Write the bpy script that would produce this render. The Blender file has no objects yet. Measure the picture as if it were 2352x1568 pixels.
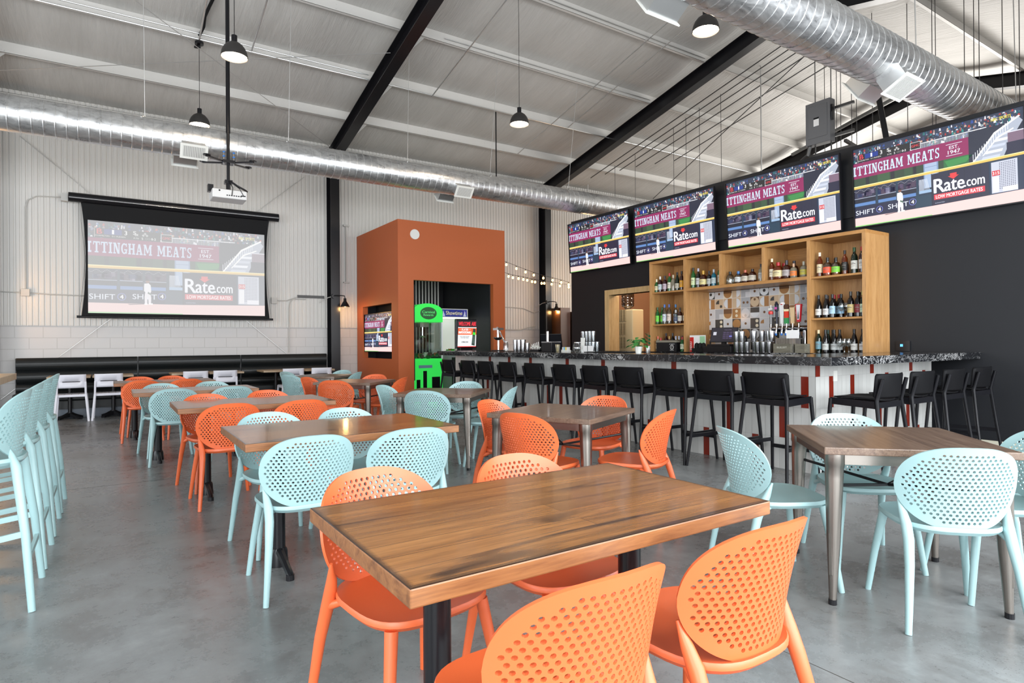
import bpy, bmesh, math, random
from mathutils import Vector, Matrix, geometry
random.seed(7)
S = bpy.context.scene
COL = S.collection
PI = math.pi

# ---------------------------------------------------------------- camera, world, lights, exposure
cam_d = bpy.data.cameras.new('camera'); cam = bpy.data.objects.new('camera', cam_d); COL.objects.link(cam)
F_PX, YAW, PITCH, ROLL, CAMH = 1400.48, 0.58281, 0.0024, -0.00702, 1.25
_f = Vector((math.sin(YAW)*math.cos(PITCH), math.cos(YAW)*math.cos(PITCH), math.sin(PITCH)))
_r = Vector((math.cos(YAW), -math.sin(YAW), 0)); _u = _r.cross(_f)
_r2 = _r*math.cos(ROLL)+_u*math.sin(ROLL); _u2 = _u*math.cos(ROLL)-_r*math.sin(ROLL)
cam.matrix_world = Matrix(((_r2.x, _u2.x, -_f.x, 0), (_r2.y, _u2.y, -_f.y, 0), (_r2.z, _u2.z, -_f.z, CAMH), (0, 0, 0, 1)))
cam_d.sensor_width = 36.0; cam_d.lens = 36.0*F_PX/2352.0; cam_d.clip_start = 0.05
S.camera = cam

W = bpy.data.worlds.new('world'); S.world = W; W.use_nodes = True
W.node_tree.nodes['Background'].inputs[0].default_value = (0.90, 0.95, 1.0, 1)
W.node_tree.nodes['Background'].inputs[1].default_value = 2.1
S.view_settings.view_transform = 'Standard'; S.view_settings.look = 'None'
S.view_settings.gamma = 1.0; S.view_settings.use_curve_mapping = False
S.view_settings.exposure = 0.12

def area(name, loc, rot, sx, sy, power, col=(1, 1, 1)):
    l = bpy.data.lights.new(name, 'AREA'); l.shape = 'RECTANGLE'; l.size = sx; l.size_y = sy; l.energy = power; l.color = col
    o = bpy.data.objects.new(name, l); COL.objects.link(o); o.location = loc; o.rotation_euler = rot; return o
def point(name, loc, power, col=(1, .72, .42), r=.04):
    l = bpy.data.lights.new(name, 'POINT'); l.energy = power; l.color = col; l.shadow_soft_size = r
    o = bpy.data.objects.new(name, l); COL.objects.link(o); o.location = loc; return o
# daylight through the openings of the street wall behind the camera and the left wall
for i, x in enumerate((-2.6, 2.0, 6.2)):
    area('daylight_street_%d' % i, (x, -1.25, 2.1), (PI/2, 0, 0), 3.9, 3.4, 345, (.93, .97, 1))
for i, y in enumerate((2.0, 7.4)):
    area('daylight_left_%d' % i, (-6.3, y, 2.1), (PI/2, 0, -PI/2), 4.2, 3.2, 165, (.93, .97, 1))
# added fill for the far bays, set before an end wall without openings
area('far_bay_fill', (18.3, 6.4, 4.0), (PI/2, 0, PI/2), 9, 4.0, 900, (1, .97, .92))

# ---------------------------------------------------------------- materials
MATS = {}
def nt(m): return m.node_tree.nodes, m.node_tree.links
def mat(name, col=(.8, .8, .8), rough=.5, metal=0.0, emit=None, es=0.0, trans=0.0, coat=0.0, alpha=1.0, spec=None, ior=None):
    if name in MATS: return MATS[name]
    m = bpy.data.materials.new(name); m.use_nodes = True; n, l = nt(m); b = n['Principled BSDF']
    b.inputs['Base Color'].default_value = (*col, 1); b.inputs['Roughness'].default_value = rough; b.inputs['Metallic'].default_value = metal
    if emit: b.inputs['Emission Color'].default_value = (*emit, 1); b.inputs['Emission Strength'].default_value = es
    if trans: b.inputs['Transmission Weight'].default_value = trans
    if coat: b.inputs['Coat Weight'].default_value = coat; b.inputs['Coat Roughness'].default_value = .08
    if alpha < 1: b.inputs['Alpha'].default_value = alpha
    if spec is not None: b.inputs['Specular IOR Level'].default_value = spec
    if ior: b.inputs['IOR'].default_value = ior
    MATS[name] = m; return m
def node(m, t, **kw):
    x = m.node_tree.nodes.new(t)
    for k, v in kw.items():
        if k.startswith('i_'):
            x.inputs[int(k[2:]) if k[2:].isdigit() else k[2:]].default_value = v
        else: setattr(x, k, v)
    return x
def coords(m, scale=(1, 1, 1), rot=(0, 0, 0), loc=(0, 0, 0), out='Object'):
    tc = node(m, 'ShaderNodeTexCoord'); mp = node(m, 'ShaderNodeMapping')
    mp.inputs['Scale'].default_value = scale; mp.inputs['Rotation'].default_value = rot; mp.inputs['Location'].default_value = loc
    m.node_tree.links.new(tc.outputs[out], mp.inputs[0]); return mp.outputs[0]
def noise(m, vec, sc=5, det=4, rough=.55, dist=0):
    x = node(m, 'ShaderNodeTexNoise'); x.inputs['Scale'].default_value = sc; x.inputs['Detail'].default_value = det
    x.inputs['Roughness'].default_value = rough; x.inputs['Distortion'].default_value = dist
    m.node_tree.links.new(vec, x.inputs['Vector']); return x.outputs['Fac']
def ramp(m, fac, stops):
    x = node(m, 'ShaderNodeValToRGB'); e = x.color_ramp.elements
    while len(e) < len(stops): e.new(.5)
    for i, (p, c) in enumerate(stops): e[i].position = p; e[i].color = (*c, 1) if len(c) == 3 else c
    m.node_tree.links.new(fac, x.inputs[0]); return x.outputs[0]
def mixc(m, fac, a, b, mode='MIX'):
    x = node(m, 'ShaderNodeMix'); x.data_type = 'RGBA'; x.blend_type = mode
    L = m.node_tree.links
    if isinstance(fac, (int, float)): x.inputs[0].default_value = fac
    else: L.new(fac, x.inputs[0])
    for s, v in ((6, a), (7, b)):
        if isinstance(v, tuple): x.inputs[s].default_value = (*v, 1)
        else: L.new(v, x.inputs[s])
    return x.outputs[2]
def setin(m, name, out): m.node_tree.links.new(out, m.node_tree.nodes['Principled BSDF'].inputs[name])
def bump(m, h, st=.3, dist=.01):
    x = node(m, 'ShaderNodeBump'); x.inputs['Strength'].default_value = st; x.inputs['Distance'].default_value = dist
    m.node_tree.links.new(h, x.inputs['Height']); setin(m, 'Normal', x.outputs[0])
def rgb(h):
    v = [int(h[i:i+2], 16)/255 for i in (0, 2, 4)]
    return tuple((c/12.92 if c <= .04045 else ((c+.055)/1.055)**2.4) for c in v)

orange = mat('orange_plastic', rgb('DC6536'), .42, spec=.6)
aqua = mat('aqua_plastic', rgb('98B9BB'), .40, spec=.6)
blackp = mat('black_powdercoat', (.007, .007, .009), .28, spec=.22)
blackm = mat('black_metal', (.008, .008, .010), .28, .0, spec=.35)
blackmatte = mat('black_matte', (.009, .009, .010), .7, spec=.2)
blackply = mat('black_stained_plywood', (.006, .006, .007), .55, spec=.10)
purl_m = mat('purlin_paint', rgb('CFCDC9'), .5)
white = mat('white_plastic', rgb('D9D9E2'), .35)
steel = mat('brushed_steel', (.62, .62, .64), .22, 1)
chrome = mat('chrome', (.8, .8, .82), .08, 1)
gun = mat('gunmetal_steel', (.27, .245, .22), .34, 1)
galv = mat('galvanised_pipe', (.62, .63, .63), .35, .9)
greypaint = mat('grey_paint', rgb('B9B8B4'), .5)
rust = mat('terracotta_paint', rgb('B25A2C'), .55)
blackpaint = mat('black_paint', (.014, .015, .018), .5, spec=.3)
red = mat('red_plastic', rgb('C0201C'), .35)
paper = mat('white_paper', (.82, .82, .82), .6)
greenp = mat('green_plastic', rgb('1FCB3C'), .35, emit=(.05, .8, .12), es=.5)
cream = mat('cream_paint', rgb('CFCBB8'), .6)

# painted block / plain wall paint
wallp = mat('white_wall_paint', rgb('CBC9C7'), .55)
v = coords(wallp); bump(wallp, noise(wallp, v, 60, 3), .06, .01)
cmu = mat('painted_block', rgb('CBC9C8'), .6)
bt = node(cmu, 'ShaderNodeTexBrick'); cmu.node_tree.links.new(coords(cmu, (1, 1, 1), (PI/2, 0, 0)), bt.inputs['Vector'])
bt.inputs['Scale'].default_value = 1; bt.inputs['Mortar Size'].default_value = .006; bt.inputs['Brick Width'].default_value = .4; bt.inputs['Row Height'].default_value = .2
bt.inputs['Color1'].default_value = (1, 1, 1, 1); bt.inputs['Color2'].default_value = (1, 1, 1, 1); bt.inputs['Mortar'].default_value = (0, 0, 0, 1)
setin(cmu, 'Base Color', mixc(cmu, bt.outputs['Fac'], rgb('CBC9C8'), rgb('BAB8B6'))); bump(cmu, bt.outputs['Color'], .35, .004)
corr = mat('white_corrugated_steel', rgb('CFCDC9'), .5)
corrdark = mat('dark_corrugated_steel', (.03, .03, .035), .4)

# polished concrete
flo = mat('polished_concrete', (.3, .3, .3), .25)
v = coords(flo)
n1 = noise(flo, v, .5, 5, .6, .2); n2 = noise(flo, v, 2.6, 12, .78, .15); n3 = noise(flo, coords(flo, (1, .5, 1)), 1.6, 8, .7, .2)
base = ramp(flo, n1, [(.32, rgb('5C5652')), (.50, rgb('757676')), (.66, rgb('8B9194'))])
det = ramp(flo, n2, [(.30, rgb('504B47')), (.52, rgb('7C7E7E')), (.72, rgb('A2A6A6'))])
c = mixc(flo, .5, base, det)
stain = ramp(flo, n3, [(.54, (0, 0, 0)), (.72, (.75,)*3)])
c = mixc(flo, stain, c, rgb('4E4741'))
# exposed aggregate specks in patches
vo = node(flo, 'ShaderNodeTexVoronoi'); vo.inputs['Scale'].default_value = 75; flo.node_tree.links.new(v, vo.inputs['Vector'])
sp = ramp(flo, vo.outputs['Distance'], [(.16, (1, 1, 1)), (.24, (0, 0, 0))])
pa = ramp(flo, noise(flo, coords(flo, (1, 1, 1), (0, 0, 0), (2.3, 1.1, 0)), .8, 3), [(.52, (0, 0, 0)), (.66, (1, 1, 1))])
mm = node(flo, 'ShaderNodeMath', operation='MULTIPLY'); flo.node_tree.links.new(sp, mm.inputs[0]); flo.node_tree.links.new(pa, mm.inputs[1])
mm2 = node(flo, 'ShaderNodeMath', operation='MULTIPLY'); flo.node_tree.links.new(mm.outputs[0], mm2.inputs[0]); mm2.inputs[1].default_value = .75
c = mixc(flo, mm2.outputs[0], c, rgb('3F3A38'))
setin(flo, 'Base Color', c)
setin(flo, 'Roughness', ramp(flo, n2, [(.3, (.20,)*3), (.7, (.38,)*3)])); bump(flo, n2, .05, .01)

def wood(name, c1, c2, c3, rough=.3, coat=0.0, axis='X', plank=.0, burn=None, streak=7.0):
    m = mat(name, c1, rough, coat=coat)
    st = {'X': (.6, streak, streak), 'Y': (streak, .6, streak), 'Z': (streak, streak, .6)}[axis]
    n = noise(m, coords(m, st), 3.0, 6, .65, 1.0)
    fine = noise(m, coords(m, tuple(s*4 for s in st)), 4.0, 3, .6, .3)
    c = ramp(m, n, [(.28, c3), (.48, c1), (.72, c2)])
    c = mixc(m, .30, c, ramp(m, fine, [(.3, c3), (.7, c2)]))
    if plank:
        b = node(m, 'ShaderNodeTexBrick'); m.node_tree.links.new(coords(m), b.inputs['Vector'])
        b.inputs['Scale'].default_value = 1; b.inputs['Brick Width'].default_value = 1.9; b.inputs['Row Height'].default_value = plank
        b.inputs['Mortar Size'].default_value = .0012; b.offset = .37
        b.inputs['Color1'].default_value = (.80, .80, .80, 1); b.inputs['Color2'].default_value = (1.12, 1.12, 1.12, 1); b.inputs['Mortar'].default_value = (.45, .42, .4, 1)
        c = mixc(m, 1.0, c, b.outputs['Color'], 'MULTIPLY')
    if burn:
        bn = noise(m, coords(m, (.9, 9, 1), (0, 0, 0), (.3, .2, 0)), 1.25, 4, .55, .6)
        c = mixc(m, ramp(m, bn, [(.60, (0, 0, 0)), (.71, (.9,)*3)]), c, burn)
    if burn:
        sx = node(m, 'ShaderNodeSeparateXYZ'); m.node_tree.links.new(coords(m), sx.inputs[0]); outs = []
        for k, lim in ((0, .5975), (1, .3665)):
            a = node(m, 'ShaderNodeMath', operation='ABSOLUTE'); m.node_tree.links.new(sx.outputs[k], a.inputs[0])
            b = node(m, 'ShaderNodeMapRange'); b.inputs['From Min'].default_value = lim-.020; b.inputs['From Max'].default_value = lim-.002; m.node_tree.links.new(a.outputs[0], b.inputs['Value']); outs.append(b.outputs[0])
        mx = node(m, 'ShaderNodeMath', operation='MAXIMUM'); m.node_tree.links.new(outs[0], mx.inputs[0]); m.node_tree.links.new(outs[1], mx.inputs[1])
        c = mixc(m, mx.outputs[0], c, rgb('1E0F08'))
    setin(m, 'Base Color', c); bump(m, fine, .05, .004)
    return m
def glass_mat(name, tint=(.94, .96, .96), edge=(.42, .48, .48), gl=.10):
    if name in MATS: return MATS[name]
    m = bpy.data.materials.new(name); m.use_nodes = True; n, l = nt(m); n.remove(n['Principled BSDF']); out = n['Material Output']
    lw = node(m, 'ShaderNodeLayerWeight'); lw.inputs['Blend'].default_value = .35
    tr = node(m, 'ShaderNodeBsdfTransparent'); gs = node(m, 'ShaderNodeBsdfGlossy'); gs.inputs['Roughness'].default_value = .04; gs.inputs['Color'].default_value = (.9, .9, .9, 1)
    l.new(mixc(m, lw.outputs['Facing'], tint, edge), tr.inputs['Color'])
    mr = node(m, 'ShaderNodeMapRange'); mr.inputs['To Min'].default_value = gl; mr.inputs['To Max'].default_value = .75; l.new(lw.outputs['Fresnel'], mr.inputs['Value'])
    ms = node(m, 'ShaderNodeMixShader'); l.new(mr.outputs[0], ms.inputs[0]); l.new(tr.outputs[0], ms.inputs[1]); l.new(gs.outputs[0], ms.inputs[2]); l.new(ms.outputs[0], out.inputs['Surface'])
    MATS[name] = m; return m
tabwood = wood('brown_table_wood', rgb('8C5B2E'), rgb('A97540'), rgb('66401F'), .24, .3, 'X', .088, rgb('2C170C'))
edgewood = wood('brown_table_edge', rgb('855531'), rgb('9E6C40'), rgb('54301A'), .4, .1, 'X')
darkwood = wood('dark_table_wood', rgb('6A5446'), rgb('85705F'), rgb('3F2F27'), .30, .15, 'X', .0, None, 12)
lightwood = wood('light_table_wood', rgb('A58D70'), rgb('BBA587'), rgb('8C7357'), .4, 0, 'X')
oak = wood('oak_veneer', rgb('B98A55'), rgb('CDA06B'), rgb('9A6C3C'), .4, .1, 'Z')
oakh = wood('oak_veneer_horizontal', rgb('B07E48'), rgb('C69558'), rgb('8F6030'), .4, .1, 'Y')
pine = wood('pine_trim', rgb('C8A877'), rgb('D8BC8D'), rgb('A98655'), .45, 0, 'Z')
pineo = wood('amber_pine', rgb('C07A30'), rgb('D08C3E'), rgb('9C5C20'), .45, 0, 'Z')

leather = mat('black_vinyl', rgb('16191A'), .36, spec=.32)
bump(leather, noise(leather, coords(leather), 90, 3), .05, .003)

# marble: black with white veins
marb = mat('black_marble', (.02, .02, .024), .14, coat=.05)
vv = coords(marb, (1, 1, 1.6))
na = noise(marb, vv, 2.6, 7, .62, 1.6)
veins = ramp(marb, na, [(.494, (0, 0, 0)), (.5, (1, 1, 1)), (.506, (0, 0, 0))])
nb = noise(marb, vv, 6.5, 6, .65, 2.2); v2 = ramp(marb, nb, [(.478, (0, 0, 0)), (.5, (1, 1, 1)), (.522, (0, 0, 0))])
msk = ramp(marb, noise(marb, coords(marb, (1, 1, 1), (0, 0, 0), (3, 1, 0)), 1.0, 2), [(.52, (0, 0, 0)), (.60, (1, 1, 1))])
m1 = mixc(marb, 1.0, v2, msk, 'MULTIPLY'); m2 = mixc(marb, 1.0, mixc(marb, .35, (0, 0, 0), veins), m1, 'ADD')
setin(marb, 'Base Color', mixc(marb, m2, rgb('17181B'), rgb('D8D8D8')))

# spiral duct metal
duct = mat('spiral_duct_steel', (.66, .67, .68), .32, .9)
v = coords(duct); nn = noise(duct, coords(duct, (1, 2.2, 2.2)), 5, 8, .75, .8)
setin(duct, 'Base Color', ramp(duct, nn, [(.30, (.46, .47, .48)), (.50, (.68, .69, .70)), (.68, (.86, .87, .87))]))
setin(duct, 'Roughness', ramp(duct, nn, [(.3, (.22,)*3), (.7, (.45,)*3)]))

# roof blanket
blank = mat('vinyl_roof_blanket', rgb('A9A7A4'), .55)
wn = noise(blank, coords(blank, (9, .8, 1), (0, 0, .25)), 2.2, 5, .6, .7); wn2 = noise(blank, coords(blank, (1.2, .25, 1)), 1.4, 3)
setin(blank, 'Base Color', mixc(blank, .5, ramp(blank, wn, [(.3, rgb('B0AEAA')), (.7, rgb('C2C0BC'))]), ramp(blank, wn2, [(.3, rgb('ACAAA6')), (.7, rgb('C6C4C0'))])))
bump(blank, wn, .36, .05)

def attr_mat(name, emis=0.0, rough=.5, coat=0.0, dim=1.0):
    m = mat(name, (.5, .5, .5), rough, coat=coat)
    a = node(m, 'ShaderNodeAttribute', attribute_name='Col')
    if emis:
        m.node_tree.nodes['Principled BSDF'].inputs['Base Color'].default_value = (.02, .02, .02, 1)
        setin(m, 'Emission Color', a.outputs['Color']); m.node_tree.nodes['Principled BSDF'].inputs['Emission Strength'].default_value = emis
    else: setin(m, 'Base Color', a.outputs['Color'])
    return m
scr_mat = attr_mat('lit_screen', 1.12, .35)
proj_mat = attr_mat('projected_picture', .95, .6)
tile_mat = attr_mat('glazed_tile', 0, .22, .3)
print_mat = attr_mat('printed_surface', 0, .45)
lamp_glow = mat('lamp_glow', (1, 1, 1), .5, emit=(1, .80, .58), es=14)
bulb_glow = mat('bulb_glow', (1, .8, .5), .5, emit=(1, .42, .13), es=7)

# ---------------------------------------------------------------- mesh helpers
class MB:
    def __init__(s): s.v = []; s.f = []; s.m = []; s.cur = 0
    def quad(s, *p):
        n = len(s.v); s.v += [tuple(q) for q in p]; s.f.append(tuple(range(n, n+len(p)))); s.m.append(s.cur); return s
    def add(s, vs, fs):
        n = len(s.v); s.v += [tuple(q) for q in vs]; s.f += [tuple(i+n for i in f) for f in fs]; s.m += [s.cur]*len(fs); return s
    def box(s, x0, x1, y0, y1, z0, z1, M=None):
        vs = [Vector(q) for q in ((x0, y0, z0), (x1, y0, z0), (x1, y1, z0), (x0, y1, z0), (x0, y0, z1), (x1, y0, z1), (x1, y1, z1), (x0, y1, z1))]
        if M: vs = [M @ q for q in vs]
        return s.add(vs, [(0, 3, 2, 1), (4, 5, 6, 7), (0, 1, 5, 4), (1, 2, 6, 5), (2, 3, 7, 6), (3, 0, 4, 7)])
    def tube(s, pts, rad, n=10, flat=1.0, cap=True, up=None):
        pts = [Vector(p) for p in pts]; rad = rad if isinstance(rad, (list, tuple)) else [rad]*len(pts)
        t0 = (pts[1]-pts[0]).normalized(); ref = Vector(up) if up else (Vector((0, 0, 1)) if abs(t0.z) < .9 else Vector((1, 0, 0)))
        N = (ref - t0*ref.dot(t0)).normalized(); base = len(s.v)
        for i, p in enumerate(pts):
            t = ((pts[min(i+1, len(pts)-1)]-pts[max(i-1, 0)])).normalized(); N = (N - t*N.dot(t)).normalized(); B = t.cross(N)
            for k in range(n):
                a = 2*PI*k/n; s.v.append(tuple(p+N*(math.cos(a)*rad[i])+B*(math.sin(a)*rad[i]*flat)))
        for i in range(len(pts)-1):
            for k in range(n):
                a = base+i*n+k; b = base+i*n+(k+1) % n; s.f.append((a, b, b+n, a+n)); s.m.append(s.cur)
        if cap:
            s.f.append(tuple(base+k for k in reversed(range(n)))); s.f.append(tuple(base+(len(pts)-1)*n+k for k in range(n))); s.m += [s.cur]*2
        return s
    def bar(s, a, b, w, h):   # rectangular bar
        a = Vector(a); b = Vector(b); t = (b-a).normalized(); up = Vector((0, 0, 1)) if abs(t.z) < .95 else Vector((0, 1, 0))
        sd = t.cross(up).normalized()*(w/2); u = sd.cross(t).normalized()*(h/2)
        vs = [p+i*sd+j*u for p in (a, b) for i, j in ((-1, -1), (1, -1), (1, 1), (-1, 1))]
        return s.add(vs, [(3, 2, 1, 0), (4, 5, 6, 7), (0, 1, 5, 4), (1, 2, 6, 5), (2, 3, 7, 6), (3, 0, 4, 7)])
    def lathe(s, prof, n=20, c=(0, 0, 0), M=None, closed=False):
        base = len(s.v)
        for r, z in prof:
            for k in range(n):
                a = 2*PI*k/n; q = Vector((math.cos(a)*r, math.sin(a)*r, z))
                q = (M @ q) if M else q+Vector(c); s.v.append(tuple(q))
        for i in range(len(prof)-1):
            for k in range(n):
                a = base+i*n+k; b = base+i*n+(k+1) % n; s.f.append((a, b, b+n, a+n)); s.m.append(s.cur)
        return s
    def disc(s, c, r, n=20, nrm='z', up=True):
        b = len(s.v)
        for k in range(n):
            a = 2*PI*k/n; q = (math.cos(a)*r, math.sin(a)*r)
            s.v.append({'z': (c[0]+q[0], c[1]+q[1], c[2]), 'y': (c[0]+q[0], c[1], c[2]+q[1]), 'x': (c[0], c[1]+q[0], c[2]+q[1])}[nrm])
        s.f.append(tuple(range(b, b+n)) if up else tuple(reversed(range(b, b+n)))); s.m.append(s.cur); return s
    def prism(s, poly, z0, z1):
        n = len(poly); b = len(s.v); s.v += [(x, y, z0) for x, y in poly]+[(x, y, z1) for x, y in poly]
        s.f.append(tuple(b+i for i in reversed(range(n)))); s.f.append(tuple(b+n+i for i in range(n)))
        for i in range(n): j = (i+1) % n; s.f.append((b+i, b+j, b+n+j, b+n+i))
        s.m += [s.cur]*(n+2); return s
    def mesh(s, name, mats, smooth=None):
        me = bpy.data.meshes.new(name); me.from_pydata(s.v, [], s.f)
        for m in (mats if isinstance(mats, (list, tuple)) else [mats]): me.materials.append(m)
        me.polygons.foreach_set('material_index', s.m)
        if smooth is not None:
            me.polygons.foreach_set('use_smooth', [True]*len(s.f)); me.update()
            me.set_sharp_from_angle(angle=math.radians(smooth))
        me.update(); return me
    def build(s, name, mats, parent=None, smooth=None, bevel=0):
        o = bpy.data.objects.new(name, s.mesh(name, mats, smooth)); COL.objects.link(o)
        if parent: o.parent = parent
        if bevel:
            b = o.modifiers.new('bevel', 'BEVEL'); b.width = bevel; b.segments = 2; b.limit_method = 'ANGLE'; b.angle_limit = math.radians(40)
        return o
def tag(o, label=None, cat=None, group=None, kind=None):
    if label: o['label'] = label
    if cat: o['category'] = cat
    if group: o['group'] = group
    if kind: o['kind'] = kind
    return o
def empty(name, label, cat, loc=(0, 0, 0), rz=0, group=None):
    o = bpy.data.objects.new(name, None); COL.objects.link(o); o.empty_display_size = .1
    o.location = loc; o.rotation_euler = (0, 0, rz); return tag(o, label, cat, group)
def struct(o): o['kind'] = 'structure'; return o
def place(o, name=None):
    COL.objects.link(o); return o
def dup(root, loc, rz, label, group=None):
    r = root.copy(); COL.objects.link(r); r.location = loc; r.rotation_euler = (0, 0, rz); r['label'] = label
    if group: r['group'] = group
    for ch in root.children:
        c = ch.copy(); COL.objects.link(c); c.parent = r
        for g in ch.children:
            d = g.copy(); COL.objects.link(d); d.parent = c
    return r
def ordn(i): return ['first', 'second', 'third', 'fourth', 'fifth', 'sixth', 'seventh', 'eighth', 'ninth', 'tenth', 'eleventh', 'twelfth', 'thirteenth'][i]

# coloured flat pictures: polygons with a colour attribute, in stacked layers
_tc = {}
def text_geo(txt, off=0.0):
    if (txt, off) in _tc: return _tc[(txt, off)]
    cu = bpy.data.curves.new('t', 'FONT'); cu.body = txt; cu.size = 1; cu.offset = off; cu.resolution_u = 3
    o = bpy.data.objects.new('t', cu); COL.objects.link(o); bpy.context.view_layer.update()
    me = o.evaluated_get(bpy.context.evaluated_depsgraph_get()).to_mesh()
    vs = [(q.co.x, q.co.y) for q in me.vertices]; fs = [tuple(p.vertices) for p in me.polygons]
    bpy.data.objects.remove(o); bpy.data.curves.remove(cu)
    _tc[(txt, off)] = (vs, fs); return vs, fs
class Pic:
    def __init__(s, w, h, step=.0006): s.w = w; s.h = h; s.v = []; s.f = []; s.c = []; s.k = 0; s.step = step
    def poly(s, pts, col, lay=None):
        n = len(s.v); z = (s.k if lay is None else lay)*s.step
        s.v += [(x, y, z) for x, y in pts]; s.f.append(tuple(range(n, n+len(pts)))); s.c.append(col); return s
    def rect(s, x0, y0, x1, y1, col, lay=None):   # y measured downwards from the top
        return s.poly([(x0, s.h-y1), (x1, s.h-y1), (x1, s.h-y0), (x0, s.h-y0)], col, lay)
    def P(s, pts, col, lay=None): return s.poly([(x, s.h-y) for x, y in reversed(pts)], col, lay)
    def circ(s, x, y, r, col, lay=None, a0=0, a1=2*PI, n=20):
        pts = [(x+r*math.cos(a0+(a1-a0)*i/n), s.h-y+r*math.sin(a0+(a1-a0)*i/n)) for i in range(n+(0 if a1-a0 > 6.2 else 1))]
        if a1-a0 < 6.2 and a1-a0 < 3: pts.append((x, s.h-y))
        return s.poly(pts, col, lay)
    def text(s, txt, x, y, hgt, col, width=None, off=0.0, lay=None, center=False):
        if off > 0:   # heavier strokes: the same outline laid down five times with small shifts
            d = off*hgt*.9
            for i, (ax, ay) in enumerate(((0, 0), (d, 0), (-d, 0), (0, d*.6), (0, -d*.6))): s.text(txt, x+ax, y+ay, hgt, col, width, 0, (s.k if lay is None else lay)+.02*i, center)
            return s
        vs, fs = text_geo(txt, 0.0); xs = [a for a, b in vs]; ys = [b for a, b in vs]
        x0, x1, y0, y1 = min(xs), max(xs), min(ys), max(ys); sy = hgt/(y1-y0); sx = sy if width is None else width/(x1-x0)
        if center: x = x-(x1-x0)*sx/2
        n = len(s.v); z = (s.k if lay is None else lay)*s.step
        s.v += [(x+(a-x0)*sx, s.h-y-hgt+(b-y0)*sy, z) for a, b in vs]
        for f in fs: s.f.append(tuple(i+n for i in f)); s.c.append(col)
        return s
    def mesh(s, name, m, scale=1.0):
        me = bpy.data.meshes.new(name); me.from_pydata([(x*scale, y*scale, z) for x, y, z in s.v], [], s.f); me.materials.append(m)
        at = me.color_attributes.new('Col', 'FLOAT_COLOR', 'CORNER'); d = []
        for f, c in zip(s.f, s.c): d += [(*c, 1.0)]*len(f)
        at.data.foreach_set('color', [q for t in d for q in t]); me.update(); return me
    def obj(s, name, m, M, parent=None, scale=1.0):
        o = bpy.data.objects.new(name, s.mesh(name, m, scale)); COL.objects.link(o)
        if parent: o.parent = parent
        o.matrix_local = M; return o
def frameM(origin, xdir, ydir):
    x = Vector(xdir).normalized(); y = Vector(ydir).normalized(); z = x.cross(y)
    return Matrix(((x.x, y.x, z.x, origin[0]), (x.y, y.y, z.y, origin[1]), (x.z, y.z, z.z, origin[2]), (0, 0, 0, 1)))
# ================================================================ setting
YB, YF, XL, XR, XW = 13.74, -0.95, -6.3, 18.6, 8.35
RY = 6.4
def zb(Y):
    return 5.99-.225*(Y-10.45) if Y >= RY else 5.99-.225*(RY-10.45)-.225*(RY-Y)
def zc(Y): return zb(Y)+.50
FX = (-1.72, 4.17, 10.05, 15.93)
PURL = (12.38, 10.99, 9.55, 8.07, 6.62, 6.18, 4.73, 3.25, 1.77, .3)

m = MB(); m.box(XL-.3, XR+.3, YF-3, YB+.3, -.12, 0)
struct(m.build('floor', flo))
m = MB(); m.box(XL, XW, 6.547, 6.551, -.001, .0006); m.box(2.26, 2.264, YF, 6.54, -.001, .0006)
struct(m.build('trim_2', mat('joint_sealant', (.05, .045, .04), .8)))

# back wall: painted block below, corrugated steel above
m = MB(); m.box(XL, XR, YB, YB+.2, 0, 5.9); m.cur = 1
per, prof = .085, ((0, 0), (.046, 0), (.055, .012), (.076, .012))
pts = []; x = XL
while x < XR:
    for dx, dy in prof: pts.append((x+dx, YB-.028+dy))
    x += per
zt = zb(YB)+.55
for (xa, ya), (xb, yb) in zip(pts, pts[1:]): m.quad((xa, ya, 1.62), (xb, yb, 1.62), (xb, yb, zt), (xa, ya, zt))
struct(m.build('wall_back', [cmu, corr]))

# bar wall (black) with serving hatch
m = MB(); T = .16; H0, H1, HZ0, HZ1 = 7.6, 9.13, 1.02, 2.19
m.box(XW, XW+T, YF, H0, 0, 3.86); m.box(XW, XW+T, H1, 10.31, 0, 3.86)
m.box(XW, XW+T, H0, H1, HZ1, 3.86); m.box(XW, XW+T, H0, H1, 0, HZ0)
struct(m.build('wall_right', blackpaint))
m = MB(); m.box(XW-.012, XW, YF, 3.1, 0, .105); struct(m.build('baseboard_right', cream))
m = MB(); m.box(XW-.02, XW+T+.02, H1, H1+.105, HZ0, HZ1+.105); m.box(XW-.02, XW+T+.02, H0, H1, HZ1, HZ1+.105); m.box(XW-.02, XW+T+.1, H1-.02, H1, HZ0, HZ1)
struct(m.build('trim_1', pine, bevel=.004))
# kitchen box behind the bar wall
m = MB(); m.box(11.6, 11.7, YF, 10.31, 0, 3.5); m.box(XW+T, 11.7, YF, 10.31, 3.42, 3.5); m.box(XW+T, 11.7, 10.21, 10.31, 0, 3.42)
struct(m.build('wall_kitchen', mat('kitchen_wall_paint', rgb('8E6A50'), .6)))
m = MB()
x = 7.5
while x < 10.2: m.box(11.56, 11.6, x, x+.05, 0, 3.4); x += .09
m.box(11.52, 11.6, 7.5, 10.2, 1.60, 1.66)
struct(m.build('trim_3', mat('kitchen_rib_panel', rgb('A87048'), .6)))
point('unseen_kitchen_light', (10.2, 7.9, 3.0), 130, (1, .74, .50), .2)
point('unseen_kitchen_light', (8.72, 9.0, 2.9), 60, (1, .90, .74), .1)  # added fill out of view, brightens the dispenser seen through the hatch

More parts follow.
